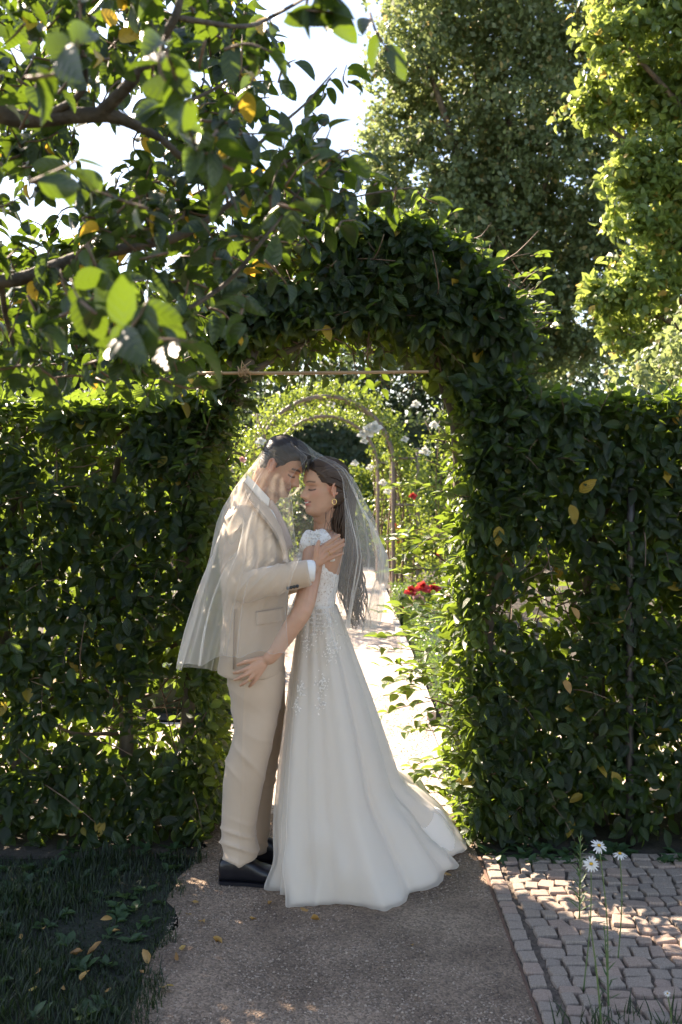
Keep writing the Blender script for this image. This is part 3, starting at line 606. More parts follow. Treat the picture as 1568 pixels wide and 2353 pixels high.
rose_bush('rose bush with coral red blooms behind the arch posts', 1.35, 13.6, .7, 1.15, [(-.6, .95, .08, 'petal_red'), (-.5, .85, .09, 'petal_red'), (-.62, .75, .08, 'petal_red'), (-.3, .8, .08, 'petal_red'), (.1, 1.0, .09, 'petal_red'), (.2, 1.05, .08, 'petal_red'), (0, .6, .08, 'petal_red'), (-.5, 1.12, .07, 'petal_pink')])
rose_bush('tall rose bush with white blooms right of the arch', 1.7, 12.4, .7, 1.3, [(-.3, 1.1, .07, 'petal_white'), (-.5, .9, .06, 'petal_white'), (.1, 1.25, .07, 'petal_white'), (-.4, 1.3, .06, 'petal_white')])
rose_bush('leafy rose bush in the left bed beside the box hedge', -1.0, 8.4, .6, .95, [(.1, .9, .05, 'petal_white'), (-.2, .7, .05, 'petal_pink')])
rose_bush('rose bush with small pale pink blooms right behind the left box hedge', -1.35, 7.7, .55, .62, [(.2, .45, .05, 'petal_pink'), (.0, .5, .05, 'petal_pink'), (-.2, .42, .05, 'petal_white'), (.3, .35, .04, 'petal_pink')])
rose_bush('large rose bush seen through the left hedge', -2.4, 8.0, 1.0, 1.3, [(0, 1.2, .06, 'petal_pink')], 1800)
rose_bush('large green rose bush beyond the right hedge', 2.4, 8.2, 1.0, 1.3, [(0, 1.2, .06, 'petal_white')], 1800)
rose_bush('broad rose bush beyond the right hedge, next to the cross path', 3.6, 7.6, 1.1, 1.1, [(0, 1.0, .06, 'petal_red')], 1800)
def rose_arch(label, cy, cx, r, spring, ext, plab, fls, n):
    t = thing('rose_arch', label, 'garden arch', (cx, cy, 0), 'rose arches over the path')
    for dy in (0, .45):
        a = np.linspace(0, math.pi, 13); pts = [(cx+r, cy+dy, 0), (cx+r, cy+dy, spring*.5)]+[(cx+r*math.cos(q), cy+dy, spring+r*math.sin(q)) for q in a]+[(cx-r, cy+dy, spring*.5), (cx-r, cy+dy, 0)]
        V, F = tube(pts, [.024]*len(pts), 70, 8, up=(0, 1, 0)); link('hoop', mesh_from('hoop', V, F, True, M['arch']), t)
    for s in (1, -1):
        V, F = tube([(cx+s*(r+ext), cy, 0), (cx+s*(r+ext), cy, 1), (cx+s*(r+ext), cy, spring+.2)], [.024]*3, 8, 8); link('post', mesh_from('post', V, F, True, M['arch']), t)
        for z in (.62, 1.28, 1.85):
            V, F = tube([(cx+s*r, cy, z), (cx+s*(r+ext/2), cy, z), (cx+s*(r+ext), cy, z)], [.017]*3, 4, 6); link('rung', mesh_from('rung', V, F, True, M['arch']), t)
    c = thing('climbing_rose', plab, 'climbing rose', (cx, cy+.2, 0), 'climbing roses on the arches')
    C = []; Rr = []
    for q in np.linspace(.1, math.pi-.1, 11): C.append((cx+(r+.08)*math.cos(q), cy+.2, spring+(r+.08)*math.sin(q))); Rr.append((.2, .36, .15))
    for s in (1, -1):
        for z in np.linspace(.5, spring, 5): C.append((cx+s*(r+ext*.6), cy+.25, z)); Rr.append((.24, .3, .26))
    G = blob_leaves(n, C, Rr, .055, int(cy*10), .6, (3, 2)); o = link('foliage', leaves('foliage', T_SMALL, *G, M['rose_leaf']), c); o['kind'] = 'stuff'
    tw = []
    for k in range(12):
        s = 1 if k % 2 else -1; x = cx+s*(r+rng.uniform(0, ext)); tw.append(tube([(x, cy+.1, 0), (x+rng.normal(0, .08), cy+.1, .8), (x+rng.normal(0, .1), cy+.1, 1.6), (cx+s*r*.9, cy+.1, 2.1)], [.014, .012, .009, .005], 14, 5))
    V, F = merge(tw); link('canes', mesh_from('canes', V, F, True, M['twig']), c)['kind'] = 'stuff'
    for (px, py, rr, mm) in fls: flower(P(px, py, cy-.12), rr, M[mm], c)
rose_arch('near steel rose arch with ladder sides over the sunny path', 12.2, -.19, .83, 1.78, .30, 'climbing rose with white blooms on the near rose arch',
    [(846, 992, .10, 'petal_white'), (860, 985, .10, 'petal_white'), (833, 1000, .07, 'petal_white'), (837, 1015, .05, 'petal_white'), (815, 1065, .05, 'petal_white'), (955, 930, .06, 'petal_white'), (850, 1075, .05, 'petal_white'), (890, 1130, .05, 'petal_white'), (930, 1010, .05, 'petal_white')], 7500)
rose_arch('farther rose arch seen through the near one', 15.6, -.25, .83, 1.75, .30, 'climbing rose covering the farther arch', [(760, 930, .07, 'petal_white'), (880, 1110, .07, 'petal_white')], 6000)
rose_bush('tall leafy climbing rose mass left of the near arch', -.98, 11.2, .75, 2.5, [(.1, 2.0, .06, 'petal_white'), (-.1, 1.8, .05, 'petal_pink')], 3400)
rose_bush('tall leafy climbing rose right of the near arch, beside the hedge end', 1.25, 11.6, .75, 2.4, [(-.2, 2.2, .06, 'petal_white'), (-.3, 1.9, .07, 'petal_white'), (-.45, 1.4, .05, 'petal_red')], 3000)
# ---------------------------------------------------------------- trees
def tree(name, label, base, h, lumps, n, size, m, T=T_FAR, seed=1, r=.3, group=None, limbs=9, rough=.2, gapt=-.45):
    t = thing(name, label, 'tree', base, group); bx, by, _ = base
    V, F = tube([(bx, by, -.1), (bx+.1, by, h*.35), (bx-.1, by, h*.7), (bx, by, h*.95)], [r*1.25, r, r*.6, r*.2], 16, 10)
    link('trunk', mesh_from('trunk', V, F, True, M['bark']), t)
    C = [l[0] for l in lumps]; R_ = [l[1] for l in lumps]; parts = []
    for k in range(min(limbs, len(C))):
        c = np.array(C[k]); z = max(1.5, c[2]*.55); q = np.array([bx, by, z]); parts.append(tube([q, (q+c)/2+[0, 0, .3], c], [r*.4, r*.25, r*.08], 8, 6))
    V, F = merge(parts); link('limbs', mesh_from('limbs', V, F, True, M['bark']), t)
    G = blob_leaves(n, C, R_, size, seed, .45, (2, 2.2), .6, rough, gapt); o = link('crown', leaves('crown', T, *G, m), t); o['kind'] = 'stuff'
    return t
def lumps(Y, pts, sq=1.0, dy=.9):
    out = []
    for (px, py, rr) in pts:
        c = P(px, py, Y+rng.uniform(-1, 1)*rr/FU*Y*.8); q = rr/FU*Y; out.append((tuple(c), (q, q*dy, q*sq)))
    return out
L1 = lumps(23, [(960, 90, 100), (1080, 30, 130), (1200, 60, 120), (930, 270, 90), (1040, 200, 130), (1180, 230, 130), (1290, 150, 120), (900, 400, 80), (1000, 390, 120), (1130, 400, 140), (1270, 380, 130), (1010, 530, 100), (1120, 560, 130), (1260, 560, 130), (1180, 700, 120), (1290, 720, 120), (1100, 780, 110), (1330, 500, 120), (1240, 840, 110), (960, -60, 110), (1140, -80, 140), (1300, -30, 130), (860, 330, 40), (812, 385, 22), (880, 170, 50), (1400, 300, 130), (1400, 700, 130), (1500, 500, 150), (1450, 100, 150)], 1, .8)
tree('lime_tree', 'tall dense dull green tree behind the hedge arch', (3.6, 23.5, 0), 12, L1, 120000, .15, M['lime'], seed=41, r=.4, limbs=16, rough=.35, gapt=-.25)
L2 = lumps(11.5, [(1420, 80, 85), (1520, 30, 120), (1350, 255, 62), (1440, 220, 100), (1560, 200, 120), (1480, 400, 92), (1590, 380, 120), (1470, 500, 70), (1560, 540, 100), (1660, 600, 120), (1395, 675, 64), (1480, 640, 85), (1560, 720, 100), (1430, 765, 62), (1510, 830, 60), (1700, 300, 150), (1720, 600, 150), (1680, 50, 150), (1640, 800, 90), (1600, -80, 150), (1430, -30, 90)], .8, .5)
tree('maple_tree', 'bright yellow green maple crown at the right above the hedge', (5.6, 12, 0), 8, L2, 46000, .112, M['maple'], T_SMALL, seed=57, r=.22, limbs=14, rough=.5, gapt=-.12)
L3 = lumps(34, [(x, 900+rng.uniform(-40, 30), 130) for x in range(280, 1500, 95)]+[(x, 1010, 110) for x in range(280, 1500, 110)])
tree('tree', 'dark distant tree filling the gap beyond the rose arches', (-1, 35, 0), 5, L3[:7]+L3[13:19], 15000, .24, M['far'], seed=63, r=.3)
tree('tree', 'dark distant tree behind the maple and the right hedge', (6, 36, 0), 6, L3[6:13]+L3[19:], 15000, .24, M['far'], seed=64, r=.3)
L4 = lumps(30, [(-60, 800, 160), (90, 790, 140), (230, 830, 130), (350, 850, 110), (-200, 700, 200), (20, 930, 150), (200, 960, 150), (420, 920, 110)])
tree('tree', 'distant tree behind the left hedge under the overhanging branches', (-8, 31, 0), 7, L4, 16000, .22, M['far'], seed=65, r=.3)
for k, (xs, lab) in enumerate((((520, 590, 560), 'bright shrub at the far left end of the path'), ((650, 700, 680), 'bright shrub closing the far end of the path on its left side'), ((770, 830, 800), 'bright shrub closing the far end of the path on its right side'), ((890, 960, 930), 'bright shrub at the far right end of the path'), ((1040, 1120, 1200), 'pale green shrub behind the right hedge'), ((250, 330, 420), 'pale green shrub behind the left hedge'))):
    LL = lumps(19, [(xs[0], 1220, 70), (xs[1], 1200, 75), (xs[2], 1130, 60), (xs[1], 1110, 45)]); tree('shrub', lab, (P(xs[1], 1200, 19).x, 19, 0), 1.6, LL, 4200, .09, M['rose_leaf'], T_SMALL, seed=80+k, r=.04, limbs=3)
for k, (x0, lab) in enumerate(((-14, 'dark yew hedge far off on the left'), (-5, 'dark yew hedge across the end of the garden'), (4, 'dark yew hedge far off on the right'))):
    t = thing('yew_hedge', lab, 'hedge', (x0+4.5, 21, 0)); n = 9000; p = np.stack([rng.uniform(x0, x0+8.9, n), 20.5+np.abs(rng.normal(0, .12, n)), rng.uniform(0, 2.9, n)], 1)
    o = link('foliage', leaves('foliage', T_FAR, p, unit(rng.normal(0, 1, (n, 3))), unit(rng.normal(0, .6, (n, 3))+[0, -1, .5]), .13*rng.uniform(.6, 1.2, n), rng.beta(2, 3, n)*.9, M['far']), t); o['kind'] = 'stuff'
    V, F = box(x0, x0+8.9, 20.7, 21.6, -.02, 2.8); link('core', mesh_from('core', V, F, False, M['far']), t)
L5 = lumps(9.0, [(1580, 830, 90), (1500, 850, 50), (1640, 780, 120), (1440, 870, 45)])
tree('shrub', 'twiggy shrub just above the right hedge top', (3.1, 9.1, 0), 2.6, L5, 1500, .075, M['lime'], T_SMALL, seed=66, r=.05)
#SECTION apple
# ---------------------------------------------------------------- apple tree reaching in from the upper left
ap = thing('apple_tree', 'apple tree whose leafy boughs hang into view at the upper left', 'tree', (-1.75, 1.9, 0))
limb([(-1.75, 1.9, -.05), (-1.72, 1.9, .7), (-1.68, 1.88, 1.3), (-1.6, 1.85, 1.9)], [.12, .10, .095, .08], ap, 'trunk', M['apple_bark'], 12)
twa = []; fap = Fol()
boughs = [([(-1.64, 1.87, 1.7), P(-200, 300, 1.95), P(60, 275, 1.95), P(230, 262, 1.95), P(330, 300, 1.97), P(430, 360, 2.0), P(500, 390, 2.05), P(590, 410, 2.1)], [.06, .036, .026, .022, .015, .012, .008, .004]),
          ([P(230, 262, 1.95), P(290, 200, 1.9), P(345, 130, 1.85), P(400, 40, 1.8), P(430, -80, 1.8)], [.02, .017, .015, .011, .007]),
          ([(-1.66, 1.87, 1.5), P(-220, 640, 2.05), P(0, 650, 2.1), P(130, 612, 2.1), P(190, 590, 2.1), P(390, 552, 2.15), P(500, 490, 2.2), P(610, 400, 2.25), P(720, 340, 2.3)], [.05, .03, .022, .02, .018, .014, .010, .006, .003]),
          ([P(260, 790, 1.9), P(420, 715, 1.95), P(520, 650, 2.0), P(610, 545, 2.0), P(660, 480, 2.05), P(700, 420, 2.05)], [.005, .006, .006, .005, .004, .003]),
          ([P(430, 360, 2.0), P(560, 350, 2.05), P(640, 290, 2.1), P(700, 240, 2.15), P(740, 195, 2.2), P(775, 155, 2.2)], [.007, .006, .005, .004, .003, .002]),
          ([P(100, 270, 1.95), P(190, 205, 1.9), P(180, 60, 1.85), P(200, -60, 1.8)], [.012, .009, .008, .006]),
          ([P(130, 612, 2.1), P(180, 700, 2.0), P(250, 760, 1.9), P(330, 800, 1.8)], [.01, .008, .006, .004]),
          ([P(0, 650, 2.1), P(20, 760, 2.2), P(60, 850, 2.25)], [.01, .007, .004]),
          ([P(610, 400, 2.25), P(720, 470, 2.25), P(800, 455, 2.3), P(880, 440, 2.35), P(950, 430, 2.4)], [.006, .004, .003, .003, .002]),
          ([P(400, 40, 1.8), P(560, 60, 1.9), P(640, 30, 2.0), P(760, -40, 1.6)], [.009, .006, .005, .004]),
          ([P(330, 300, 1.97), P(400, 250, 2.1), P(500, 200, 2.2), P(600, 130, 2.2)], [.009, .006, .005, .003])]
for pts, rad in boughs: limb(pts, [q_*.72 for q_ in rad], ap, 'branch', M['apple_bark'], 8)
def region_ok(px, py):
    if px < 420: lim = 905-.00045*(px-240)**2 if px > 140 else 870
    elif px < 640: lim = 760-(px-420)*.75
    elif px < 760: lim = 520
    else: lim = 0
    if py > lim: return False
    if px > 560 and py < 330: return px < 570+30*math.sin(py*.02)
    if px > 640: return 350 < py < 520
    return True
def leafspray(q, n, size, spread=.09, tint=.45, dirb=None):
    q = np.array(tuple(q)); d0 = unit(rng.normal(0, 1, 3)+[.4, -.1, .1]) if dirb is None else np.array(dirb, float)
    twa.append(tube([q, q+d0*spread*.5+rng.normal(0, .008, 3), q+d0*spread], [.003, .0024, .0012], 6, 4))
    for k in range(n):
        t = (k+.5)/n; a = unit(d0*.5+rng.normal(0, .7, 3)+[0, 0, -.45]); nn = unit(rng.normal(0, .6, 3)+[0, -.2, .8])
        fap.add(q+d0*spread*t, a, nn, size*rng.uniform(.7, 1.15), np.clip(rng.beta(2, 2.4)*.85+(rng.random() > .965)*1.0, 0, 1) if tint is None else np.clip(tint+rng.normal(0, .15), 0, .88))
cnt = 0
while cnt < 950:
    px, py = rng.uniform(-120, 760), rng.uniform(-120, 880)
    if not region_ok(px, py): continue
    Y = rng.choice([rng.uniform(1.45, 1.9), rng.uniform(1.85, 2.5), rng.uniform(2.4, 3.3)], p=[.02, .30, .68])
    # keep a few sky windows
    if vnoise(np.array([[px/120, py/120, 3.3]]), 91)[0] < -.38 and py < 620: continue
    leafspray(P(px, py, Y), int(rng.integers(3, 7)), .056, .09, None); cnt += 1
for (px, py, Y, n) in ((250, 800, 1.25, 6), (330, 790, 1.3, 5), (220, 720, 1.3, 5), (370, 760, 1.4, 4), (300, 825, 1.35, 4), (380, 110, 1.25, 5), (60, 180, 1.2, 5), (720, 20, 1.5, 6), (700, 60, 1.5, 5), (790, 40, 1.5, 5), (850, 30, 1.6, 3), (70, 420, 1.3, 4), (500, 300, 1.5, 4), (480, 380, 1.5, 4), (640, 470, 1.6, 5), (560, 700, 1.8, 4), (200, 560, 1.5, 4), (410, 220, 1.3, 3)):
    leafspray(P(px, py, Y), n, .062, .08, .08)  # near sprays tinted dark, their shade put into the leaf colour
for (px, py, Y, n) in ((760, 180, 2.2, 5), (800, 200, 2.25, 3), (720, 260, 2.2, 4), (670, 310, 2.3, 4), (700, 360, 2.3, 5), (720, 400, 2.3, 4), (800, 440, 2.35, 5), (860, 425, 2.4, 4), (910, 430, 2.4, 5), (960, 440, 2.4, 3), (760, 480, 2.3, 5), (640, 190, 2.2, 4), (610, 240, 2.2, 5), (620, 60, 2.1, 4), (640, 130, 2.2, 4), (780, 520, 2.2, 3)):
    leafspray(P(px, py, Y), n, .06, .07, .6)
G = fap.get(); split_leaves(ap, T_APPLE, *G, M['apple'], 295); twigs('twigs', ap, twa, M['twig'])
#SECTION smallthings
# ---------------------------------------------------------------- fallen leaves
T_DRY = leaf_template(1, .66, .5, -.35, 6)
fl_ = [(232, 2137, .05, .55, 'pale tan fallen leaf lying on the dark grass, highest of the left ones'), (258, 2155, .035, .6, 'small tan fallen leaf just below the pale tan one'), (170, 2205, .05, .2, 'curled brown fallen leaf standing on edge in the grass'), (200, 2210, .06, .3, 'long curled tan fallen leaf in the middle of the grass'), (330, 2205, .06, .5, 'curled tan fallen leaf at the border of grass and gravel'), (185, 2272, .045, .75, 'cream coloured fallen leaf flat on the lower grass'), (363, 2285, .05, .95, 'round yellow fallen leaf with stalk at the gravel edge'), (84, 2258, .04, .4, 'narrow tan fallen leaf near the lower left corner'), (85, 2285, .03, .95, 'small yellow fallen leaf under the narrow tan one'), (145, 2285, .025, .4, 'tiny orange brown fallen leaf left of the cream one'), (457, 2122, .055, .7, 'orange fallen leaf on the gravel below the shoe'), (425, 2103, .03, .7, 'small orange fallen leaf at the top of the grass border'), (455, 2085, .04, .75, 'upright yellow fallen leaf beside the grass border'), (510, 2172, .04, .7, 'orange fallen leaf alone on the middle of the gravel'), (623, 2078, .03, .7, 'small orange fallen leaf left of the dress hem'), (690, 2098, .03, .35, 'brown fallen leaf just below the dress hem'), (737, 2118, .05, .6, 'tan fallen leaf on the gravel below the skirt front'), (590, 2115, .025, .65, 'tiny orange fallen leaf between shoe and dress hem'), (418, 2190, .035, .9, 'narrow yellow green fallen leaf on the gravel border'), (400, 2215, .04, .15, 'dark red brown fallen leaf at the grass edge'), (1015, 2010, .045, .55, 'tan fallen leaf beside the dress train'), (945, 2178, .02, .4, 'tiny brown fallen leaf on the gravel near the cobbles'), (1375, 1990, .05, .55, 'orange brown fallen leaf behind the daisies'), (50, 2165, .03, .5, 'rusty fallen leaf at the left border of the grass'), (320, 2250, .03, .3, 'brown fallen leaf low on the grass border'), (95, 2150, .025, .6, 'tiny orange fallen leaf left of the tan ones'), (240, 2300, .035, .35, 'pale brown fallen leaf near the bottom edge'), (1200, 2190, .02, .5, 'tiny tan fallen leaf on the first cobbles')]
for (px, py, s, t, lab) in fl_:
    Y = CAMH*FU/(py-HY); q = P(px, py, Y); Tv = T_DRY[0].copy()*s; Tv[:, 1] *= rng.uniform(.5, 1.05); Tv[:, 2] = Tv[:, 2]*rng.uniform(-.9, 1.1)+.16*s*vnoise(T_DRY[0]*[3, 5, 0], int(px)); Tv[:, 1] += Tv[:, 0]**2/s*rng.uniform(-.5, .5); Tv[:, 2] -= Tv[:, 2].min()
    tv = np.full(len(Tv), t); o = link('fallen_leaf', mesh_from('fallen_leaf', Tv, T_DRY[1], True, M['dry'], T_DRY[2], tv))
    o.location = (q.x, q.y, (.022 if px < 400 else .006)); o.rotation_euler = (rng.normal(0, .25), rng.normal(0, .15), rng.uniform(0, 6.28)); tag(o, lab, 'fallen leaf', 'fallen leaves on the ground')
f = Fol()
# dead leaves caught in the right hedge
for (px, py, s, lab, cc) in ((1290, 1560, .07, 'light brown dead leaf caught in the right hedge', .45), (1312, 1395, .06, 'slim curled tan dead leaf stuck in the right hedge', .5)):
    q = P(px, py, HF-.03); Tv = T_DRY[0].copy()*s; o = link('dead_leaf', mesh_from('dead_leaf', Tv, T_DRY[1], True, M['dry'], T_DRY[2], np.full(len(Tv), cc))); o.location = q; o.rotation_euler = (1.3, 1.2, .4); tag(o, lab, 'dead leaf')
# ---------------------------------------------------------------- daisies
def daisy(head, base, r, tilt, label, petals=15):
    h = Vector(head); b = Vector(base); t = thing('daisy', label, 'daisy', b, 'daisies growing in front of the cobbles')
    mid = (h+b)/2+Vector((.01, 0, .02))
    V, F = tube([b, mid, h], [.0022, .0019, .0016], 14, 6); link('stem', mesh_from('stem', V, F, True, M['stem']), t)
    f = Fol(); R = Matrix.Rotation(tilt[0], 3, 'X') @ Matrix.Rotation(tilt[1], 3, 'Y')
    for k in range(petals):
        a = 2*math.pi*k/petals+rng.normal(0, .06); d = R @ Vector((math.cos(a), math.sin(a), rng.normal(-.12, .1))); nn = R @ Vector((0, 0, 1)); f.add(h+d*r*.2, d, nn, r*.85*rng.uniform(.88, 1.1), .5)
    Tp = leaf_template(1, .36, .1, .15, 5); Tp[0][-3:, 1] = [-.06, 0, .06]
    for i in range(petals):
        one = [x[i:i+1] for x in f.get()]; link('petal', leaves('petal', Tp, *one, M['petal_white']), t)
    V, F = ball(h+(R @ Vector((0, 0, .002))), (r*.24, r*.24, r*.16), 10, 6); link('centre', mesh_from('centre', V, F, True, M['daisy_centre']), t)
    return t
def nod(n, lab, px, py, Y, bx, by): return daisy(P(px, py, Y), (P(bx, by, Y).x, Y, -.01), .024, n, lab)
nod((.55, .1), 'tallest daisy, seen nearly from the side in front of the hedge', 1377, 1943, 3.05, 1398, 2320)
nod((.9, -.15), 'daisy tipped towards the viewer showing its yellow centre', 1359, 1985, 3.1, 1340, 2200)
nod((.15, .0), 'flat daisy farthest right of the flower group', 1425, 1962, 3.3, 1420, 2100)
d4 = daisy(P(1534, 2283, 2.75), (P(1538, 2353, 2.75).x, 2.76, -.01), .010, (.6, 0), 'tiny daisy near the lower right corner', 11)
# feathery weeds round the daisies
def weed(label, bx, Y, h, n, size, lean=0.0, name='weed', spread=.9):
    t = thing(name, label, 'weed', (bx, Y, 0)); f = Fol(); C = [(bx, Y, -.01), (bx+lean*.4, Y, h*.5), (bx+lean, Y, h)]
    V, F = tube(C, [.003, .0024, .0012], 12, 6); link('stem', mesh_from('stem', V, F, True, M['stem']), t)
    for k in range(n):
        u = k/n; p = np.array([bx+lean*u, Y, h*(.12+.88*u)]); a = k*2.4
        f.add(p, (math.cos(a)*spread, math.sin(a)*spread, .5+u), (-math.cos(a), -math.sin(a), 1.2), size*(1.15-u*.7)*rng.uniform(.8, 1.2), rng.uniform(.3, .8))
    Tw = leaf_template(1, .16, .2, .1, 4); o = link('leaves', leaves('leaves', Tw, *f.get(), M['weed']), t); o['kind'] = 'stuff'; return t
weed('tall spiky weed left of the daisies', P(1332, 2080, 3.6).x, 3.6, .31, 46, .055, .004)
weed('wispy weed stem crossing the middle of the cobbles', P(1400, 2250, 3.0).x, 3.0, .26, 22, .04, -.015)
weed('thin dark stalk rising from the bottom of the cobbles', P(1385, 2353, 2.85).x, 2.85, .36, 14, .025, -.04)
f = Fol()
for i in range(420):
    x = rng.uniform(.62, 1.15); f.add((x, rng.uniform(2.45, 2.95)-.0*x, -.005), (rng.normal(0, .3), rng.normal(0, .3), 1), (rng.normal(0, 1), -1, .2), rng.uniform(.03, .10), rng.uniform(.2, .9))
Tg = leaf_template(1, .07, .2, .35, 4); o = link('grass', leaves('grass', Tg, *f.get(), M['grass'])); tag(o, 'fine grass tuft at the bottom edge of the cobbles', 'grass', kind='stuff')
# ---------------------------------------------------------------- people
YB = 3.94                                   # the couple's plane
def lerp1(x, xs, ys): return np.interp(x, xs, ys)
def g2(y, z, y0, z0, sy, sz): return np.exp(-((y-y0)/sy)**2-((z-z0)/sz)**2)
ZS = [-.122, -.116, -.105, -.09, -.075, -.06, -.04, -.02, 0, .02, .045, .07, .09, .105, .114, .118]
FR = [.052, .074, .087, .090, .086, .089, .090, .088, .086, .092, .091, .082, .064, .041, .020, .004]
BK = [.030, .010, -.005, -.02, -.045, -.068, -.080, -.087, -.092, -.096, -.097, -.090, -.074, -.052, -.028, -.006]
HWm = [.018, .030, .045, .055, .060, .063, .066, .069, .071, .073, .075, .071, .059, .042, .022, .004]
HWf = [.014, .024, .037, .047, .055, .060, .065, .069, .071, .073, .075, .071, .059, .042, .022, .004]
def head_surface(fem, nz=110, na=120):
    zz = np.concatenate([np.linspace(-.122, -.10, 16, endpoint=False), np.linspace(-.10, .10, nz-32, endpoint=False), np.linspace(.10, .118, 16)])
    f = lerp1(zz, ZS, FR); b = lerp1(zz, ZS, BK); hw = lerp1(zz, ZS, HWf if fem else HWm)
    k = np.ones(7)/7
    sm = lambda a: np.convolve(np.pad(a, 3, 'edge'), k, 'valid')
    f, b, hw = sm(f), sm(b), sm(hw)
    # denser sampling around the face
    a = np.linspace(-1, 1, na, endpoint=False); a = np.pi*np.sign(a)*np.abs(a)**1.35
    Z, A = np.meshgrid(zz, a, indexing='ij'); F = f[:, None]; B = b[:, None]; H = hw[:, None]
    cx = F*.35+B*.65; c = np.cos(A); s = np.sin(A)
    X = np.where(c > 0, cx+(F-cx)*np.abs(c)**.82, cx-(cx-B)*np.abs(c)); Yv = H*np.sign(s)*np.abs(s)**(.92)
    fr = np.clip((X-cx)/(F-cx+1e-6), 0, 1)**1.2*(c > 0)
    m = 1.04 if fem else 1.05
    prot = np.where(Z > -.036, np.interp(Z, [-.036, .014], [.027*m, 0]), np.interp(Z, [-.050, -.036], [0, .027*m])); prot = np.clip(prot, 0, 1)
    wn_ = np.interp(Z, [-.04, .012], [.0125*m, .0075])
    d = prot*np.exp(-(Yv/wn_)**2)
    d += .009*m*(g2(Yv, Z, .0135, -.040, .006, .007)+g2(Yv, Z, -.0135, -.040, .006, .007))
    for sg in (1, -1):
        d += -.015*g2(Yv, Z, sg*.029, .004, .017, .011)+.0075*g2(Yv, Z, sg*.031, -.001, .013, .008)+(.002 if fem else .0055)*g2(Yv, Z, sg*.028, .021, .022, .007)+.004*g2(Yv, Z, sg*.045, -.025, .022, .02)
        d += -.002*g2(Yv, Z, sg*.027, -.058, .006, .012)
    lp = 1.15 if fem else .8
    d += lp*(.0045*g2(Yv, Z, 0, -.0575, .021, .0045)+.0055*g2(Yv, Z, 0, -.069, .018, .005)-.004*g2(Yv, Z, 0, -.063, .022, .0022))
    d += -.003*g2(Yv, Z, 0, -.080, .025, .006)+(.003 if fem else .006)*g2(Yv, Z, 0, -.099, .018, .012)
    X = X+d*np.clip(fr*1.6, 0, 1)
    return X, Yv, Z, A
def head_parts(fem):
    X, Y_, Z, A = head_surface(fem); parts = [rings(np.stack([X, Y_, Z], -1))]
    for sg in (1, -1):           # ears
        R = np.array(Matrix.Rotation(math.radians(-14), 3, 'Y') @ Matrix.Rotation(sg*math.radians(22), 3, 'Z'))
        parts.append(ball((-.006, sg*.074, -.012), (.014, .0045, .024), 14, 10, R))
        a = np.linspace(-.6*math.pi, .98*math.pi, 12); c = np.stack([np.cos(a+math.pi*.30)*.0175, 0*a, np.sin(a+math.pi*.30)*.028+.001], 1) @ R.T+[-.008, sg*.079, -.010]
        parts.append(tube(c, [.0045]*12, 30, 8, up=(0, 1, 0)))
        parts.append(ball((-.001, sg*.078, -.037), (.006, .004, .008), 8, 6))
    return parts
def head_frame(centre, yaw, pitch, roll, sc_):
    """yaw: heading of the face in degrees from +X (counter-clockwise from above); pitch down positive"""
    a, b = math.radians(yaw), math.radians(pitch)
    F0 = np.array([math.cos(a), math.sin(a), 0]); F = F0*math.cos(b)-np.array([0, 0, 1])*math.sin(b); L = np.array([-math.sin(a), math.cos(a), 0]); U = np.cross(F, L)
    r = math.radians(roll); L2 = L*math.cos(r)+U*math.sin(r); U2 = U*math.cos(r)-L*math.sin(r)
    return np.stack([F, L2, U2], 1)*sc_, np.array(tuple(centre))
def tow(V, fr): return np.asarray(V) @ fr[0].T+fr[1]
def tol(V, fr): s2 = np.linalg.norm(fr[0][:, 0])**2; return (np.asarray(V)-fr[1]) @ fr[0]/s2
def pw(px, py, Y): return np.array(tuple(P(px, py, Y)))
def loft_px(rows, n=40, seg=56, pw_=2.3):
    """rows: (py, x_left, x_right, depth centre, half depth)"""
    R_ = catmull(np.array(rows, float), n); out = []
    a = np.linspace(0, 2*math.pi, seg, endpoint=False)
    for (py, xl, xr, yc, hy) in R_:
        c = pw((xl+xr)/2, py, yc); hx = (xr-xl)/2/FU*yc; e = 2/pw_
        out.append(np.stack([c[0]+hx*np.sign(np.cos(a))*np.abs(np.cos(a))**e, c[1]+hy*np.sign(np.sin(a))*np.abs(np.sin(a))**e, np.full(seg, c[2])], 1))
    return rings(np.array(out))
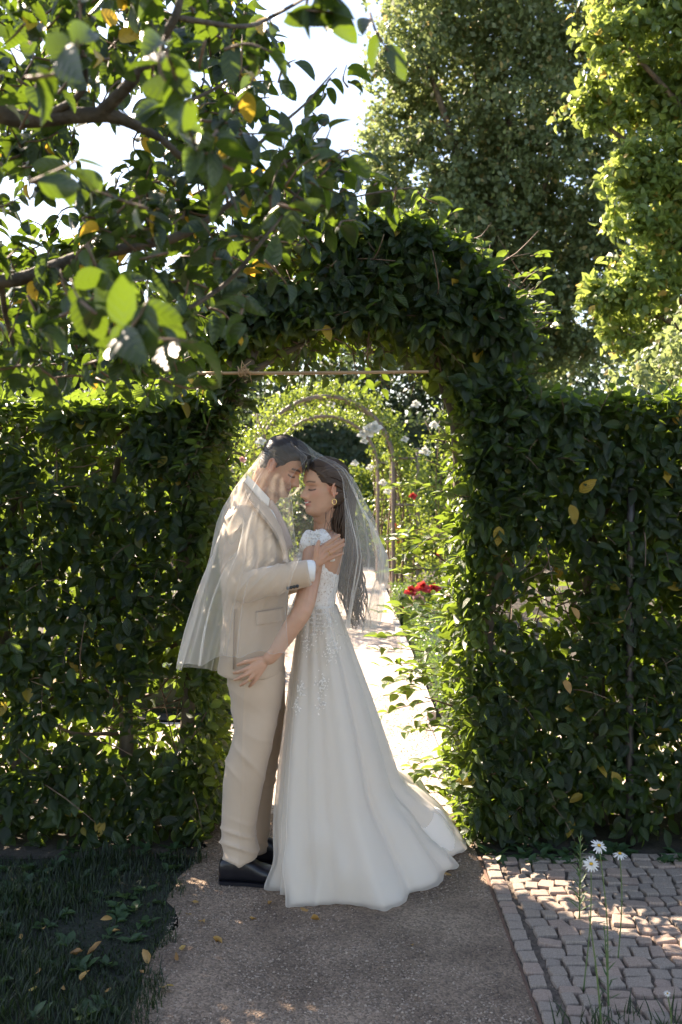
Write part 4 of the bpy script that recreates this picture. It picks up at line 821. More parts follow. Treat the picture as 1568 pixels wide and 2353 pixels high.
def hand(knuckles, tips, wrist, thumb, rf, palm_r, mids=None, fore=None, forer=(.03, .04), normal=(0, -1, 0)):
    """every finger a bent chain rooted in the palm; coordinates are world points"""
    parts = []; wr = np.array(wrist); kn = [np.array(k) for k in knuckles]
    for i, (k, t) in enumerate(zip(kn, tips)):
        t = np.array(t); d = t-k; m1 = k+d*.42+np.array(normal)*.007; m2 = k+d*.74+np.array(normal)*.006
        parts.append(tube([wr+(k-wr)*.55, k+np.array(normal)*.001, m1, m2, t-d*.03], [rf*1.25, rf*1.08, rf, rf*.92, rf*.72], 26, 12))
        parts.append(ball(t-d*.04, [rf*.80]*3, 10, 8)); parts.append(ball(k, [rf*1.15]*3, 10, 8))
        parts.append(tube([wr, wr+(k-wr)*.5, k], [palm_r*.9, palm_r, rf*1.15], 10, 10))
    for a, b in zip(kn[:-1], kn[1:]):
        parts.append(tube([wr*.4+(a+b)/2*.6, wr*.1+(a+b)/2*.9], [palm_r*.95, palm_r*.7], 6, 10))
        parts.append(tube([wr*.7+(a+b)/2*.3, wr*.3+(a+b)/2*.7], [palm_r*1.1, palm_r*1.0], 6, 10))
    tb, tm, tt = [np.array(x) for x in thumb]
    parts.append(tube([wr*.65+tb*.35, tb, tm, tt], [palm_r*1.05, rf*1.35, rf*1.15, rf*.85], 24, 12)); parts.append(ball(tt, [rf*.85]*3, 10, 8))
    if fore is not None: parts.append(tube([wr+(np.mean(kn, 0)-wr)*.2, wr]+[np.array(f) for f in fore], [palm_r*1.3, forer[0]]+list(forer[1:]), 26, 18, flat=[palm_r*1.0, forer[0]*.82]+[r*.95 for r in forer[1:]], up=(0, 1, 0)))
    return parts
def person_mesh(name, parts, voxel, colf, parent, smooth=2):
    V, N, F = unify(parts, voxel, smooth); me = mesh_from(name, V, F, True, M['skin'], col=colf(V)); return link(name, me, parent), V
def nails(fr, tips, dirs, r, parent):
    pass
# ================= groom
groom = thing('person', 'man in a beige suit bowing his head towards the bride under the veil', 'person', (P(590, 2020, YB).x, YB, 0))
GH = head_frame(P(648, 1068, 3.92), -22, 33, 0, .945)
SKG = np.array([.50, .275, .175]); SKB = np.array([.56, .325, .22])
def facecol(V, fr, base, fem):
    L = tol(V, fr); x, y, z = L.T; inh = (np.linalg.norm(L, axis=1) < .16)
    c = np.tile(base, (len(V), 1)); front = np.clip((x-.03)/.03, 0, 1)*inh
    ay = np.abs(y)
    def mixc(m, col): nonlocal c; m = np.clip(m, 0, 1)[:, None]; c = c*(1-m)+np.array(col)*m
    mixc(front*.35*g2(ay, z, .045, -.025, .02, .018), base*[1.05, .72, .7])
    mixc(front*.3*g2(ay, z, 0, -.036, .012, .01), base*[1.05, .75, .72])
    lipz = (.55, .14, .13) if fem else (.42, .19, .16)
    mixc(front*1.3*g2(ay, z, 0, -.0575, .023, .0042)*(ay < .026), lipz); mixc(front*1.3*g2(ay, z, 0, -.069, .020, .005)*(ay < .026), lipz)
    mixc(front*1.2*np.exp(-((z+.0632+(ay*.10 if not fem else -ay*.18))/0.0023)**2)*(ay < (.028 if fem else .025)), (.12, .05, .04))  # dark line painted for the shaded groove between the lips
    # brow, closed lid and lashes
    bz = .0225+.004*np.exp(-((ay-.030)/.014)**2)
    mixc(front*(1.1 if not fem else .9)*np.exp(-((z-bz)/(.0048 if not fem else .0032))**2)*(ay > .013)*(ay < .050), (.05, .028, .018))
    lid = -.0065-.0035*(1-((ay-.031)/.016)**2)
    mixc(front*1.2*np.exp(-((z-lid)/.0028)**2)*(np.abs(ay-.031) < .016), (.03, .018, .014))
    mixc(front*.55*np.exp(-((z-.0075)/.0035)**2)*(np.abs(ay-.031) < .017), base*.55)
    if fem: mixc(front*.35*g2(ay, z, .031, .001, .016, .007), base*[.75, .6, .55])
    else:
        st = np.clip((-.030-z)/.02, 0, 1)*np.clip((x+.005)/.03, 0, 1)*np.clip((z+.135)/.02, 0, 1)*inh
        lips = g2(ay, z, 0, -.063, .026, .010)
        mixc(.52*st*(1-lips)*(1+.4*vnoise(V*220, 9)), (.15, .095, .07))
    mixc(.5*((np.abs(y) > .066)*inh*(np.abs(x+.006) < .03)*(z < .03)*(z > -.06)), base*[1.12, .78, .70])
    c *= (1+.05*vnoise(V*30, 3))[:, None]; return np.clip(c, 0, 1)
gp = [(tow(v, GH), f) for v, f in head_parts(False)]
gp.append(tube([tow([-.022, 0, -.01], GH), tow([-.028, 0, -.075], GH), pw(600, 1138, 3.97), pw(582, 1175, 3.98)], [.060, .056, .056, .075], 20, 24))
gp.append(tube([tow([.02, 0, -.085], GH), pw(612, 1140, 3.95)], [.045, .05], 6, 18))
gp.append(loft_px([(1165, 550, 620, 3.98, .10), (1200, 530, 640, 3.98, .15), (1300, 525, 650, 3.98, .12), (1500, 530, 640, 3.98, .13)], 20, 30))
YH = 3.735
ghand = hand([pw(739, 1259, YH), pw(744, 1267, YH-.004), pw(747, 1277, YH-.003), pw(748, 1287, YH+.003)], [pw(781, 1229, 3.775), pw(791, 1240, 3.775), pw(792, 1251, 3.775), pw(789, 1270, 3.77)], pw(718, 1302, 3.71),
             (pw(726, 1286, 3.715), pw(728, 1263, 3.715), pw(733, 1245, 3.725)), .0088, .0135, fore=[pw(700, 1311, 3.70), pw(620, 1333, 3.705), pw(564, 1338, 3.75), pw(562, 1225, 3.85)], forer=(.029, .030, .026, .026, .03))
gp += ghand
def gcol(V):
    c = facecol(V, GH, SKG, False); return c
_, gV = person_mesh('body', gp, .0026, gcol, groom, 2)
# short hair: the head's own surface lifted inside the hairline
def hair_cap(fem, fr, name, parent, material, thick, hl_x, hl_z, soft=.010):
    X, Y_, Z, A = head_surface(fem, 110, 120); c = np.array([-.01, 0, .0]); Pp = np.stack([X, Y_, Z], -1).reshape(-1, 3)
    x, y, z = Pp.T; zl = np.interp(x, hl_x, hl_z); m = 1/(1+np.exp(-(z-zl+.003*vnoise(Pp*[120, 120, 20], 4))/soft*4)); nrm = unit(Pp-c*[1, 0, 1])
    t = thick(x, y, z)
    strand = vnoise(np.stack([np.arctan2(y, z+.02)*26, x*9, z*0], 1), 6)*.5+.5
    d = -.006+m*(t+.006+.0035*strand)
    Pq = Pp+nrm*d[:, None]
    V, F = rings(Pq.reshape(X.shape+(3,))); uv = np.zeros((len(V), 2)); uv[:len(Pp), 0] = np.arctan2(y, z+.03)/3; uv[:len(Pp), 1] = x*4
    V = tow(V, fr); o = link(name, mesh_from(name, V, F, True, material, uv), parent); return o
def strands(n, fr, seedf, r, name, parent, material, sides=3):
    parts = []
    for i in range(n): pts = seedf(i); parts.append(tube(pts, [r*.9, r, r*.7, r*.2][:len(pts)] if len(pts) <= 4 else [r]*(len(pts)-1)+[r*.2], 9, sides, caps=False))
    V, F = merge(parts); uv = np.stack([rng.random(len(V))*.01+.2, np.linspace(0, 1, len(V))], 1); return link(name, mesh_from(name, V, F, True, material, uv), parent)
gh_t = lambda x, y, z: np.where(z > .03, .004+.003*np.clip((z-.03)/.06, 0, 1)+.014*np.clip((x-.02)/.05, 0, 1)*np.clip((z-.05)/.03, 0, 1), .003+.002*np.clip(z/.03, 0, 1))
ghair = hair_cap(False, GH, 'hair', groom, M['hair_m'], gh_t, [-.10, -.06, -.028, -.022, .005, .010, .035, .05, .07, .09], [-.055, -.055, -.035, .012, .012, -.012, .020, .050, .066, .066])
def gst(i):
    u = rng.uniform(-1, 1); x0 = rng.uniform(-.06, .05); y0 = u*.05; z0 = .118+.001-(x0+.01)**2*8-y0**2*9
    p0 = np.array([x0, y0, z0]); p1 = p0+[.03, u*.004, .006]; p2 = p0+[.06, u*.008, -.012-max(0, x0)*.25]; p3 = p0+[.075, u*.01, -.030-max(0, x0)*.35]
    return [tow(p, GH) for p in (p0, p1, p2, p3)]
st = strands(170, GH, gst, .0028, 'hair_strands', ghair, M['hair_m'])
# suit
def finish_cloth(name, parts, voxel, material, parent, wr, smooth=5):
    V, N, F = unify(parts, voxel, smooth)
    V = V+N*wr(V, N)[:, None]
    return link(name, mesh_from(name, V, F, True, material), parent), V
def crease(V, dirv, freq, seed, amp, warp=.6):
    d = np.array(dirv, float); s = V @ d; w_ = vnoise(V*7, seed)*warp
    return amp*(1-np.abs(np.sin(s*freq+w_*3.1)))**2*(.5+.5*vnoise(V*5.5, seed+1))
TR = [(1098, 561, 566, 3.99, .03), (1106, 555, 572, 3.99, .058), (1120, 547, 580, 3.985, .075), (1136, 537, 592, 3.985, .10), (1152, 527, 606, 3.985, .13), (1170, 518, 626, 3.98, .165), (1192, 511, 645, 3.98, .19), (1228, 506, 656, 3.98, .205), (1270, 505, 664, 3.98, .20), (1320, 508, 668, 3.98, .185), (1380, 514, 664, 3.98, .17), (1440, 512, 660, 3.98, .178), (1500, 507, 656, 3.98, .19), (1538, 504, 652, 3.98, .192), (1541, 510, 646, 3.98, .184)]
SH = pw(555, 1214, 3.84); EL = pw(553, 1346, 3.74); CU = pw(712, 1317, 3.695)
arm = tube([pw(560, 1188, 3.88), SH, pw(552, 1280, 3.78), EL, pw(600, 1340, 3.705), pw(660, 1326, 3.70), CU], [.066, .074, .068, .060, .054, .051, .049], 60, 30, flat=[.068, .074, .067, .059, .054, .051, .048])
arm2 = tube([pw(600, 1195, 4.1), pw(610, 1215, 4.14), pw(640, 1330, 4.2), pw(740, 1310, 4.18)], [.07, .078, .065, .05], 30, 20)
def jw(V, N):
    px = CX+V[:, 0]/V[:, 1]*FU; py = HY+(CAMH-V[:, 2])/V[:, 1]*FU
    nearelbow = np.exp(-((px-560)/52)**2-((py-1330)/50)**2); arm_ = (V[:, 1] < 3.83)*(py < 1400)
    r = crease(V, (.75, .1, -.65), 110, 21, .014)*nearelbow*1.5
    r += crease(V, (.55, .2, -.85), 70, 24, .010)*arm_*np.clip((1290-py)/80, 0, 1)
    r += crease(V, (.95, .1, -.3), 80, 27, .009)*arm_*np.clip((px-580)/50, 0, 1)*np.clip((700-px)/60, 0, 1)
    r += .004*vnoise(V*[6, 6, 3], 30)+.0018*vnoise(V*[16, 16, 9], 31)
    r += crease(V, (.9, .2, -.45), 40, 33, .005)*(py > 1380)
    return r
jacket, jV = finish_cloth('jacket', [loft_px(TR, 70, 70, 2.2), arm, arm2], .006, M['suit'], groom, jw, 4)
def on_front(px, py, off=.004, Y0=3.4):
    """a point on the jacket's camera side below (px,py): nearest jacket vertex along the view ray"""
    qx = CX+jV[:, 0]/jV[:, 1]*FU; qy = HY+(CAMH-jV[:, 2])/jV[:, 1]*FU
    m = (qx-px)**2+(qy-py)**2 < 7**2
    if not m.any(): m = (qx-px)**2+(qy-py)**2 < 16**2
    return pw(px, py, jV[m, 1].min()-off) if m.any() else pw(px, py, 3.85)
def patch(name, left, right, n, k, material, parent, off=.005, thick=.003, uvs=None, fn=on_front):
    """cloth strip between two picked edges, laid on the garment with real thickness"""
    Lp = catmull(np.array(left, float), n); Rp = catmull(np.array(right, float), n); G_ = np.zeros((n, k, 3))
    for i in range(n):
        for j in range(k):
            q = Lp[i]*(1-j/(k-1))+Rp[i]*j/(k-1); G_[i, j] = fn(q[0], q[1], off)
    Y2 = G_[..., 1].copy()
    for _ in range(4): Y2[1:-1] = (Y2[:-2]+Y2[1:-1]*2+Y2[2:])/4; Y2[:, 1:-1] = (Y2[:, :-2]+Y2[:, 1:-1]*2+Y2[:, 2:])/4
    G_[..., 1] = np.minimum(Y2, G_[..., 1]+.01)-.002; B = G_.copy(); B[..., 1] += thick+.004
    V1, F1 = rings(G_, False); V2, F2 = rings(B, False); N1 = n*k; V = np.vstack([V1, V2]); F = list(F1)+[tuple(reversed([i+N1 for i in f])) for f in F2]
    edge = [i*k for i in range(n)]+[(n-1)*k+j for j in range(1, k)]+[i*k+k-1 for i in range(n-2, -1, -1)]+[j for j in range(k-2, 0, -1)]
    for a, b in zip(edge, edge[1:]+edge[:1]): F.append((a, b, b+N1, a+N1))
    return link(name, mesh_from(name, V, F, True, material), parent)
lap = patch('lapel', [(559, 1108), (566, 1132), (600, 1180), (632, 1222), (650, 1262), (656, 1292)], [(568, 1104), (600, 1142), (630, 1185), (650, 1220), (664, 1255), (662, 1295)], 26, 6, M['suit'], jacket, .012, .006)
patch('lapel_seam', [(565, 1130), (571, 1148), (598, 1183), (630, 1225), (648, 1264), (654, 1292)], [(568, 1129), (574, 1146), (602.5, 1180), (634.5, 1222), (652, 1262), (658, 1292)], 26, 2, M['suit_dark'], jacket, .0155, .006)
patch('pocket_flap', [(589, 1408), (588, 1420), (590, 1438)], [(650, 1398), (650, 1412), (651, 1428)], 8, 10, M['suit'], jacket, .006, .004)
patch('pocket_seam', [(588, 1405), (588, 1409)], [(651, 1395), (651, 1399)], 3, 10, M['suit_dark'], jacket, .005, .003)
patch('side_vent', [(538, 1400), (536, 1470), (535, 1538)], [(540, 1400), (538.5, 1470), (537.5, 1538)], 14, 2, M['suit_dark'], jacket, .004, .003)
for i in range(4):
    q = on_front(662+i*7.2, 1352-i*1.6, .004); V, F = ball(q, (.0062, .0035, .0062), 12, 8); link('cuff_button', mesh_from('cuff_button', V, F, True, M['button']), jacket)
# shirt: collar and cuff
shirt_parts = [tube([pw(603, 1288+40, 3.70), pw(700, 1313, 3.70), pw(721, 1312, 3.705)], [.038, .043, .041], 14, 26, flat=[.038, .041, .039])]
col = tube([pw(599, 1122, 3.965), pw(592, 1138, 3.97), pw(584, 1160, 3.975)], [.054, .056, .055], 12, 30)
shirt_parts += [col, loft_px([(1150, 575, 618, 3.97, .06), (1180, 580, 645, 3.95, .09), (1260, 580, 660, 3.96, .12)], 14, 26)]
V, F = merge(shirt_parts); shirt = link('shirt', mesh_from('shirt', V, F, True, M['shirt']), groom)
fn = lambda px, py, off: pw(px, py, np.interp(px, [560, 590, 625, 640], [3.905, 3.885, 3.875, 3.89]))
cl = patch('collar', [(570, 1092), (589, 1112), (606, 1131), (620, 1146)], [(562, 1106), (580, 1128), (598, 1148), (617, 1164)], 14, 6, M['shirt'], shirt, .0, .010, fn=fn)
V, F = tube([pw(618, 1155, 3.90), pw(628, 1170, 3.89), pw(645, 1215, 3.885), pw(660, 1262, 3.89)], [.016, .018, .026, .028], 18, 12, flat=[.012, .010, .008, .008], up=(0, 1, 0))
link('tie', mesh_from('tie', V, F, True, M['tie']), groom)
# trousers
def tw_(V, N):
    px = CX+V[:, 0]/V[:, 1]*FU; py = HY+(CAMH-V[:, 2])/V[:, 1]*FU
    r = .0035*vnoise(V*[5, 5, 2.2], 40)+crease(V, (.25, .1, 1), 50, 41, .018)*np.clip((py-1870)/60, 0, 1)+crease(V, (.7, .1, .7), 40, 43, .013)*np.exp(-((py-1610)/60)**2)+crease(V, (.6, 0, .8), 36, 47, .010)*np.exp(-((py-1760)/60)**2)
    r += .0035*np.exp(-((px-(562-(py-1600)*.035))/3.0)**2)*(N[:, 1] < 0)
    return r
lt = [(1500, 530, 640, 3.97, .15), (1540, 522, 655, 3.97, .165), (1580, 527, 652, 3.96, .155), (1625, 534, 643, 3.94, .12), (1682, 539, 632, 3.92, .10), (1761, 519, 614, 3.92, .088), (1840, 512, 598, 3.93, .078), (1906, 510, 588, 3.93, .074), (1945, 512, 594, 3.93, .078), (1968, 519, 592, 3.93, .078)]
lt2 = [(1500, 535, 640, 4.0, .12), (1580, 545, 655, 4.05, .12), (1682, 560, 650, 4.12, .09), (1761, 560, 637, 4.14, .085), (1840, 562, 626, 4.15, .075), (1906, 566, 620, 4.15, .07), (1945, 566, 622, 4.15, .075), (1952, 570, 620, 4.15, .07)]
finish_cloth('trousers', [loft_px(lt, 60, 50, 2.1), loft_px(lt2, 50, 40, 2.1)], .0065, M['suit'], groom, tw_, 4)
def shoe(x0, yc, label=None):
    L = .30; rows = []
    for u, h, hw, zl in ((0, .07, .026, .0), (.03, .085, .034, 0), (.15, .10, .037, 0), (.3, .105, .037, 0), (.42, .09, .040, 0), (.55, .068, .046, 0), (.7, .055, .048, 0), (.85, .045, .044, 0), (.95, .036, .032, 0), (1, .02, .014, 0)):
        a = np.linspace(0, 2*math.pi, 20, endpoint=False); c, s = np.cos(a), np.sin(a); e = .75
        rows.append(np.stack([np.full(20, x0+u*L), yc-u*.03+hw*np.sign(c)*np.abs(c)**e, .012+h/2+h/2*np.sign(s)*np.abs(s)**e], 1))
    V, F = rings(catmull(np.array(rows).reshape(10, -1), 30).reshape(30, 20, 3)); o = link('shoe', mesh_from('shoe', V, F, True, M['shoe']), groom)
    rows = []
    for u, hw in ((-.008, .02), (.02, .036), (.15, .041), (.35, .040), (.55, .049), (.75, .051), (.92, .04), (1.02, .012)):
        rows.append([(x0+u*L, yc-u*.03-hw, .001), (x0+u*L, yc-u*.03+hw, .001), (x0+u*L, yc-u*.03+hw, .016), (x0+u*L, yc-u*.03-hw, .016)])
    V, F = rings(np.array(rows)); link('sole', mesh_from('sole', V, F, False, M['shoe']), o)
shoe(P(505, 2020, 3.95).x, 3.95); shoe(P(560, 1985, 4.15).x, 4.15)
def ring_at(c, d, r, parent):
    c = np.array(c); d = unit(np.array(d, float)); s = unit(np.cross(d, (0, 0, 1))); b = np.cross(s, d); a = np.linspace(0, 2*math.pi, 17)
    V, F = tube([c+s*math.cos(q)*r+b*math.sin(q)*r for q in a], [.0013]*17, 40, 6); link('ring', mesh_from('ring', V, F, True, M['gold']), parent)
ring_at(pw(755, 1271, 3.736), pw(792, 1251, 3.775)-pw(747, 1277, YH), .0105, groom)
# ================= bride
bride = thing('person', 'woman in a white lace wedding dress with long dark hair, smiling with closed eyes', 'person', (P(745, 2000, 4.0).x, 4.02, 0))
BH = head_frame(P(747, 1119, 3.93), 180+27, 2, 0, .94)
bp_ = [(tow(v, BH), f) for v, f in head_parts(True)]
bp_.append(tube([tow([-.02, 0, -.03], BH), pw(750, 1165, 3.95), pw(746, 1200, 3.965), pw(752, 1232, 3.98), pw(754, 1260, 3.98)], [.052, .045, .043, .058, .075], 24, 24))
bp_.append(tube([tow([.02, 0, -.09], BH), pw(740, 1190, 3.95)], [.035, .036], 6, 16))
TB = [(1216, 738, 768, 3.98, .05), (1228, 726, 782, 3.98, .12), (1245, 712, 790, 3.98, .15), (1275, 690, 790, 3.98, .142), (1310, 676, 783, 3.98, .135), (1340, 684, 775, 3.985, .12), (1385, 700, 766, 3.985, .11), (1425, 706, 766, 3.985, .10)]
bp_.append(loft_px(TB, 40, 44, 2.1))
bsh = pw(726, 1250, 3.855)
YW = 3.742
bp_ += hand([pw(565, 1538, YW-.012), pw(569, 1548, YW-.014), pw(577, 1557, YW-.012), pw(591, 1558, YW-.004)], [pw(537, 1547, 3.762), pw(539, 1563, 3.758), pw(552, 1576, 3.76), pw(573, 1577.5, 3.764)], pw(617, 1514, 3.732),
            (pw(596, 1514, 3.735), pw(570, 1520, 3.735), pw(547, 1528, 3.76)), .0074, .0115, fore=[pw(632, 1500, 3.73), pw(665, 1450, 3.72), pw(697, 1398, 3.725), pw(712, 1330, 3.79), bsh, pw(745, 1240, 3.93)], forer=(.0245, .0255, .034, .038, .040, .043, .045))
bp_.append(tube([pw(755, 1245, 4.05), pw(748, 1250, 4.11), pw(700, 1300, 4.22), pw(620, 1330, 4.26)], [.045, .043, .036, .03], 20, 16))
_, bV = person_mesh('body', bp_, .0026, lambda V: facecol(V, BH, SKB, True), bride, 2)
# teeth in the smile
tl = []
for s in np.linspace(-1, 1, 9):
    yy = s*.0165; q = np.array([.0905-.9*yy*yy*10, yy, -.0625+abs(s)**2*.0035]); tl.append((tow(ball(q, (.0022, .0024, .0024), 8, 6)[0], BH), ball(q, (.0022, .0024, .0024), 8, 6)[1]))
V, F = merge(tl); link('teeth', mesh_from('teeth', V, F, True, M['teeth']), bride)
# hair
bh_t = lambda x, y, z: .006+.003*np.clip((z-.03)/.06, 0, 1)*np.clip((.06-x)/.05, 0, 1)+.002*np.clip((-.02-x)/.06, 0, 1)
bhair = hair_cap(True, BH, 'hair', bride, M['hair_f'], bh_t, [-.10, -.05, -.022, -.012, .012, .03, .045, .06, .075, .09], [-.16, -.16, -.10, .008, .006, .020, .040, .060, .078, .078], .009)
HP = [pw(770, 1098, 3.99), pw(782, 1150, 3.985), pw(781, 1200, 3.975), pw(790, 1245, 3.99), pw(799, 1300, 4.0), pw(810, 1360, 4.0), pw(822, 1425, 4.0)]
core = tube(HP, [.052, .046, .038, .032, .025, .016, .004], 40, 24, flat=[.07, .066, .056, .048, .04, .02, .006], up=(1, 0, 0))
parts = [core]
for i in range(270):
    o1 = rng.normal(0, 1, 2); o1 /= max(1, np.linalg.norm(o1)/1.15); ph = rng.uniform(0, 6.28); fq = rng.uniform(1.5, 3.2); am = rng.uniform(.006, .020); end = rng.uniform(.60, 1.06)
    C = catmull(np.array(HP), 16); k = np.linspace(0, end, 16); C = np.array([[np.interp(t, np.linspace(0, 1, 16), C[:, d]) for d in range(3)] for t in k])
    if end > 1: C[-1] += [0.01, 0, -.03]
    wid = np.interp(k, [0, .3, .7, 1.05], [.048, .042, .040, .030])
    C[:, 0] += o1[0]*wid*.92+am*np.sin(k*fq*6.28+ph)*k*1.6; C[:, 1] += o1[1]*wid*1.2+am*np.cos(k*fq*6.28+ph)*k
    parts.append(tube(C, [.0042]*12+[.0035, .0022, .0015, .0006], 40, 4, caps=False))
for i in range(5):      # loose wisps at the nape and shoulder
    q = pw(752+rng.normal(0, 8), 1165+rng.normal(0, 12), 3.90); parts.append(tube([q, q+[rng.normal(0, .008), -.012, -.04], q+[rng.normal(0.0, .012), -.01, -.085], q+[rng.normal(.01, .014), -.012, -.13-rng.random()*.05]], [.0009, .0009, .0008, .0004], 16, 3, caps=False))
for i in range(110):     # combed strands over the ear
    y0 = -1 if i % 6 else 1; z0 = rng.uniform(.01, .10); h_ = math.sqrt(max(0.0, 1-((z0-.02)/.105)**2))
    pts = [np.array([.055-.3*abs(z0-.05), -.060*h_*y0*-1*-1, z0+.01])]
    sgn = 1 if i % 6 else -1
    pts = [np.array([.066-.35*max(0, .06-z0), sgn*.055*h_, z0+.012]), np.array([.02, sgn*.078*h_, z0+.006]), np.array([-.04, sgn*.082*h_, z0-.02]), np.array([-.08, sgn*.045, z0-.06])]
    parts.append(tube([tow(p, BH) for p in pts], [.0025, .003, .003, .0025], 14, 4, caps=False))
V, F = merge(parts); uv = np.stack([np.arange(len(V))*.013 % 1.0, np.linspace(0, 40, len(V)) % 1], 1)
link('long_hair', mesh_from('long_hair', V, F, True, M['hair_f'], uv), bhair)
# earring
e0 = tow([-.001, .083, -.050], BH); a = np.linspace(0, 2*math.pi, 17); er = tube([e0+[math.cos(q)*.0085, -.004, math.sin(q)*.0105-.010] for q in a], [.0018]*17, 40, 8)
V, F = er; link('earring', mesh_from('earring', V, F, True, M['gold']), bride)
ring_at(pw(574, 1561, 3.732), pw(552, 1576, 3.76)-pw(577, 1557, YW), .0088, bride)
# dress: bodice
dress = thing('dress', 'x', 'x', bride.location); del dress['label']; del dress['category']; dress.parent = bride; dress.location = (0, 0, 0); dress.matrix_parent_inverse = Matrix()
DINV = Matrix.Translation(-Vector(bride.location))
def dlink(name, V, F, m, kind=None, uv=None):
    o = link(name, mesh_from(name, V, F, True, m, uv), dress); o.matrix_parent_inverse = DINV; return o
def bod(V, N): return .0022*vnoise(V*[60, 60, 60], 50)+.001*vnoise(V*120, 51)
BT = [(1262, 690, 748, 3.955, .128), (1280, 680, 762, 3.965, .146), (1300, 668, 776, 3.975, .145), (1320, 672, 780, 3.98, .140), (1345, 684, 777, 3.985, .126), (1385, 697, 770, 3.985, .118), (1412, 697, 771, 3.985, .118)]
V, N, F = unify([loft_px(BT, 40, 60, 2.1)], .004, 2); V = V+N*bod(V, N)[:, None]; dlink('bodice', V, F, M['lace'])
# cap sleeve over the near shoulder, with frayed lace petals
f = Fol()
for i in range(300):
    u, v = rng.uniform(-1, 1), rng.uniform(-1, 1); q = np.array([727+u*24+v*6, 1236+v*15-u*3, 0]); ysurf = 3.808+.00012*(q[0]-722)**2+.0004*max(0, 1236-q[1])**1.6*.6
    f.add(pw(q[0], q[1], ysurf-.006), rng.normal(0, 1, 3)*[1, .2, 1], rng.normal(0, .35, 3)+[0, -1, .3], rng.uniform(.006, .013), .7)
for i in range(60):
    k = rng.random(); q = (700+k*30, 1262+rng.normal(0, 3)); f.add(pw(692+rng.uniform(-2, 14), 1262+rng.uniform(0, 34), 3.86), rng.normal(0, 1, 3)*[1, .2, 1], (0, -1, .3), .015, .5)
TL = leaf_template(1, .55, .25, .2, 5)
me = leaves('cap_sleeve', TL, *f.get(), M['lace_white']); o = link('cap_sleeve', me, dress); o.matrix_parent_inverse = DINV; o['kind'] = 'stuff'
V, N, F = unify([tube([pw(700, 1243, 3.87), bsh, pw(752, 1236, 3.875)], [.047, .049, .043], 14, 26), tube([pw(752, 1240, 3.87), pw(757, 1256, 3.85), pw(764, 1290, 3.86)], [.02, .014, .012], 10, 12)], .004, 2)
px = CX+V[:, 0]/V[:, 1]*FU; py = HY+(CAMH-V[:, 2])/V[:, 1]*FU
dlink('shoulder_lace', V, F, M['lace'])
# skirt: waist oval lofted to a hem that pools on the ground with the train
nph = 420; ns = 90; ph = np.linspace(0, 2*math.pi, nph, endpoint=False)
hemc = np.array([(-.245, 3.90), (-.235, 3.83), (-.208, 3.775), (-.12, 3.715), (0, 3.69), (.155, 3.715), (.24, 3.775), (.30, 3.84), (.40, 3.95), (.44, 4.07), (.50, 4.22), (.535, 4.42), (.51, 4.6), (.44, 4.74), (.30, 4.86), (.12, 4.86), (-.05, 4.72), (-.16, 4.5), (-.20, 4.3), (-.235, 4.08), (-.247, 3.96)])
hang = np.array([180, 200, 218, 240, 262, 284, 298, 312, 328, 342, 356, 372, 386, 400, 416, 434, 455, 478, 500, 520, 534])
hx = np.interp((np.degrees(ph)-180) % 360+180, np.append(hang, 540), np.append(hemc[:, 0], hemc[0, 0])); hy_ = np.interp((np.degrees(ph)-180) % 360+180, np.append(hang, 540), np.append(hemc[:, 1], hemc[0, 1]))
ker = np.hanning(15); ker /= ker.sum(); cs = lambda a: np.convolve(np.concatenate([a[-7:], a, a[:7]]), ker, 'valid'); hx, hy_ = cs(hx), cs(hy_)
wc = pw(734, 1392, 3.985); wz = wc[2]; wx = wc[0]+np.cos(ph)*.068; wy = 3.985+np.sin(ph)*.128
pl = .60*np.sin(ph*8+1.3*np.sin(ph*2)+.4)+.42*np.sin(ph*13+1.7*np.sin(ph*3+1))+.12*np.sin(ph*23+2)
right = ((1+np.cos(ph))/2)**.75
def skirt(grow=1.0, lift=0.0, seedo=0, amp=1.0):
    S = np.linspace(0, 1, ns)**.9; R_ = []
    for i, s in enumerate(S):
        gl = 1-(1-s)**1.75; gr = np.where(s < .70, s*.86+.06*math.sin(min(s, .7)/.7*math.pi)*.6, .602+(s-.70)/.30*.398); gr = s*.62+.38*max(0, (s-.66)/.34)**1.35+.03*math.sin(s*math.pi)
        g = gl*(1-right)+gr*right
        # towards the camera the cone is nearly straight
        x = wx*(1-g)+hx*g; y = wy*(1-g)+hy_*g
        z = np.full(nph, wz*(1-s)+.004)
        A = amp*(.003+.026*s**1.1)
        cxs, cys = wc[0]*(1-g)+.1*g, 3.985*(1-g)+4.15*g; dx, dy = x-cxs, y-cys; L = np.hypot(dx, dy)+1e-6
        ph2 = ph+.05*math.sin(s*3+seedo)+.02*seedo
        plv = np.interp(ph2 % (2*math.pi), ph, pl, period=2*math.pi)
        x = x+dx/L*A*plv*grow; y = y+dy/L*A*plv*grow
        if s > .72:
            k = (s-.72)/.28; lumps_ = .5+.5*vnoise(np.stack([x*9, y*9, np.full(nph, 2.+seedo)], 1), 61)
            z += (right**1.5)*(np.sin(k*math.pi)*.9+k*.25)*.13*lumps_*(.3+.7*(np.sin(ph)+1)/2)
            z += k*.012*(.5+.5*vnoise(np.stack([x*30, y*30, x*0], 1), 63))
            x += dx/L*.028*k*vnoise(np.stack([ph*5, x*0+s*8, x*0], 1), 65); y += dy/L*.028*k*vnoise(np.stack([ph*5, x*0+s*8, x*0], 1), 66)
        x = x+dx/L*lift*s; y = y+dy/L*lift*s
        R_.append(np.stack([x, y, np.maximum(z, .006)], 1))
    return np.array(R_)
R1 = skirt(1, -.004); inner = R1[-1].copy(); inner[:, :2] = inner[:, :2]*.9+np.array([.1, 4.15])*.1; inner[:, 2] = .005
V, F = rings(np.concatenate([R1, inner[None]]), True, False); dlink('skirt', V, F, M['satin'])
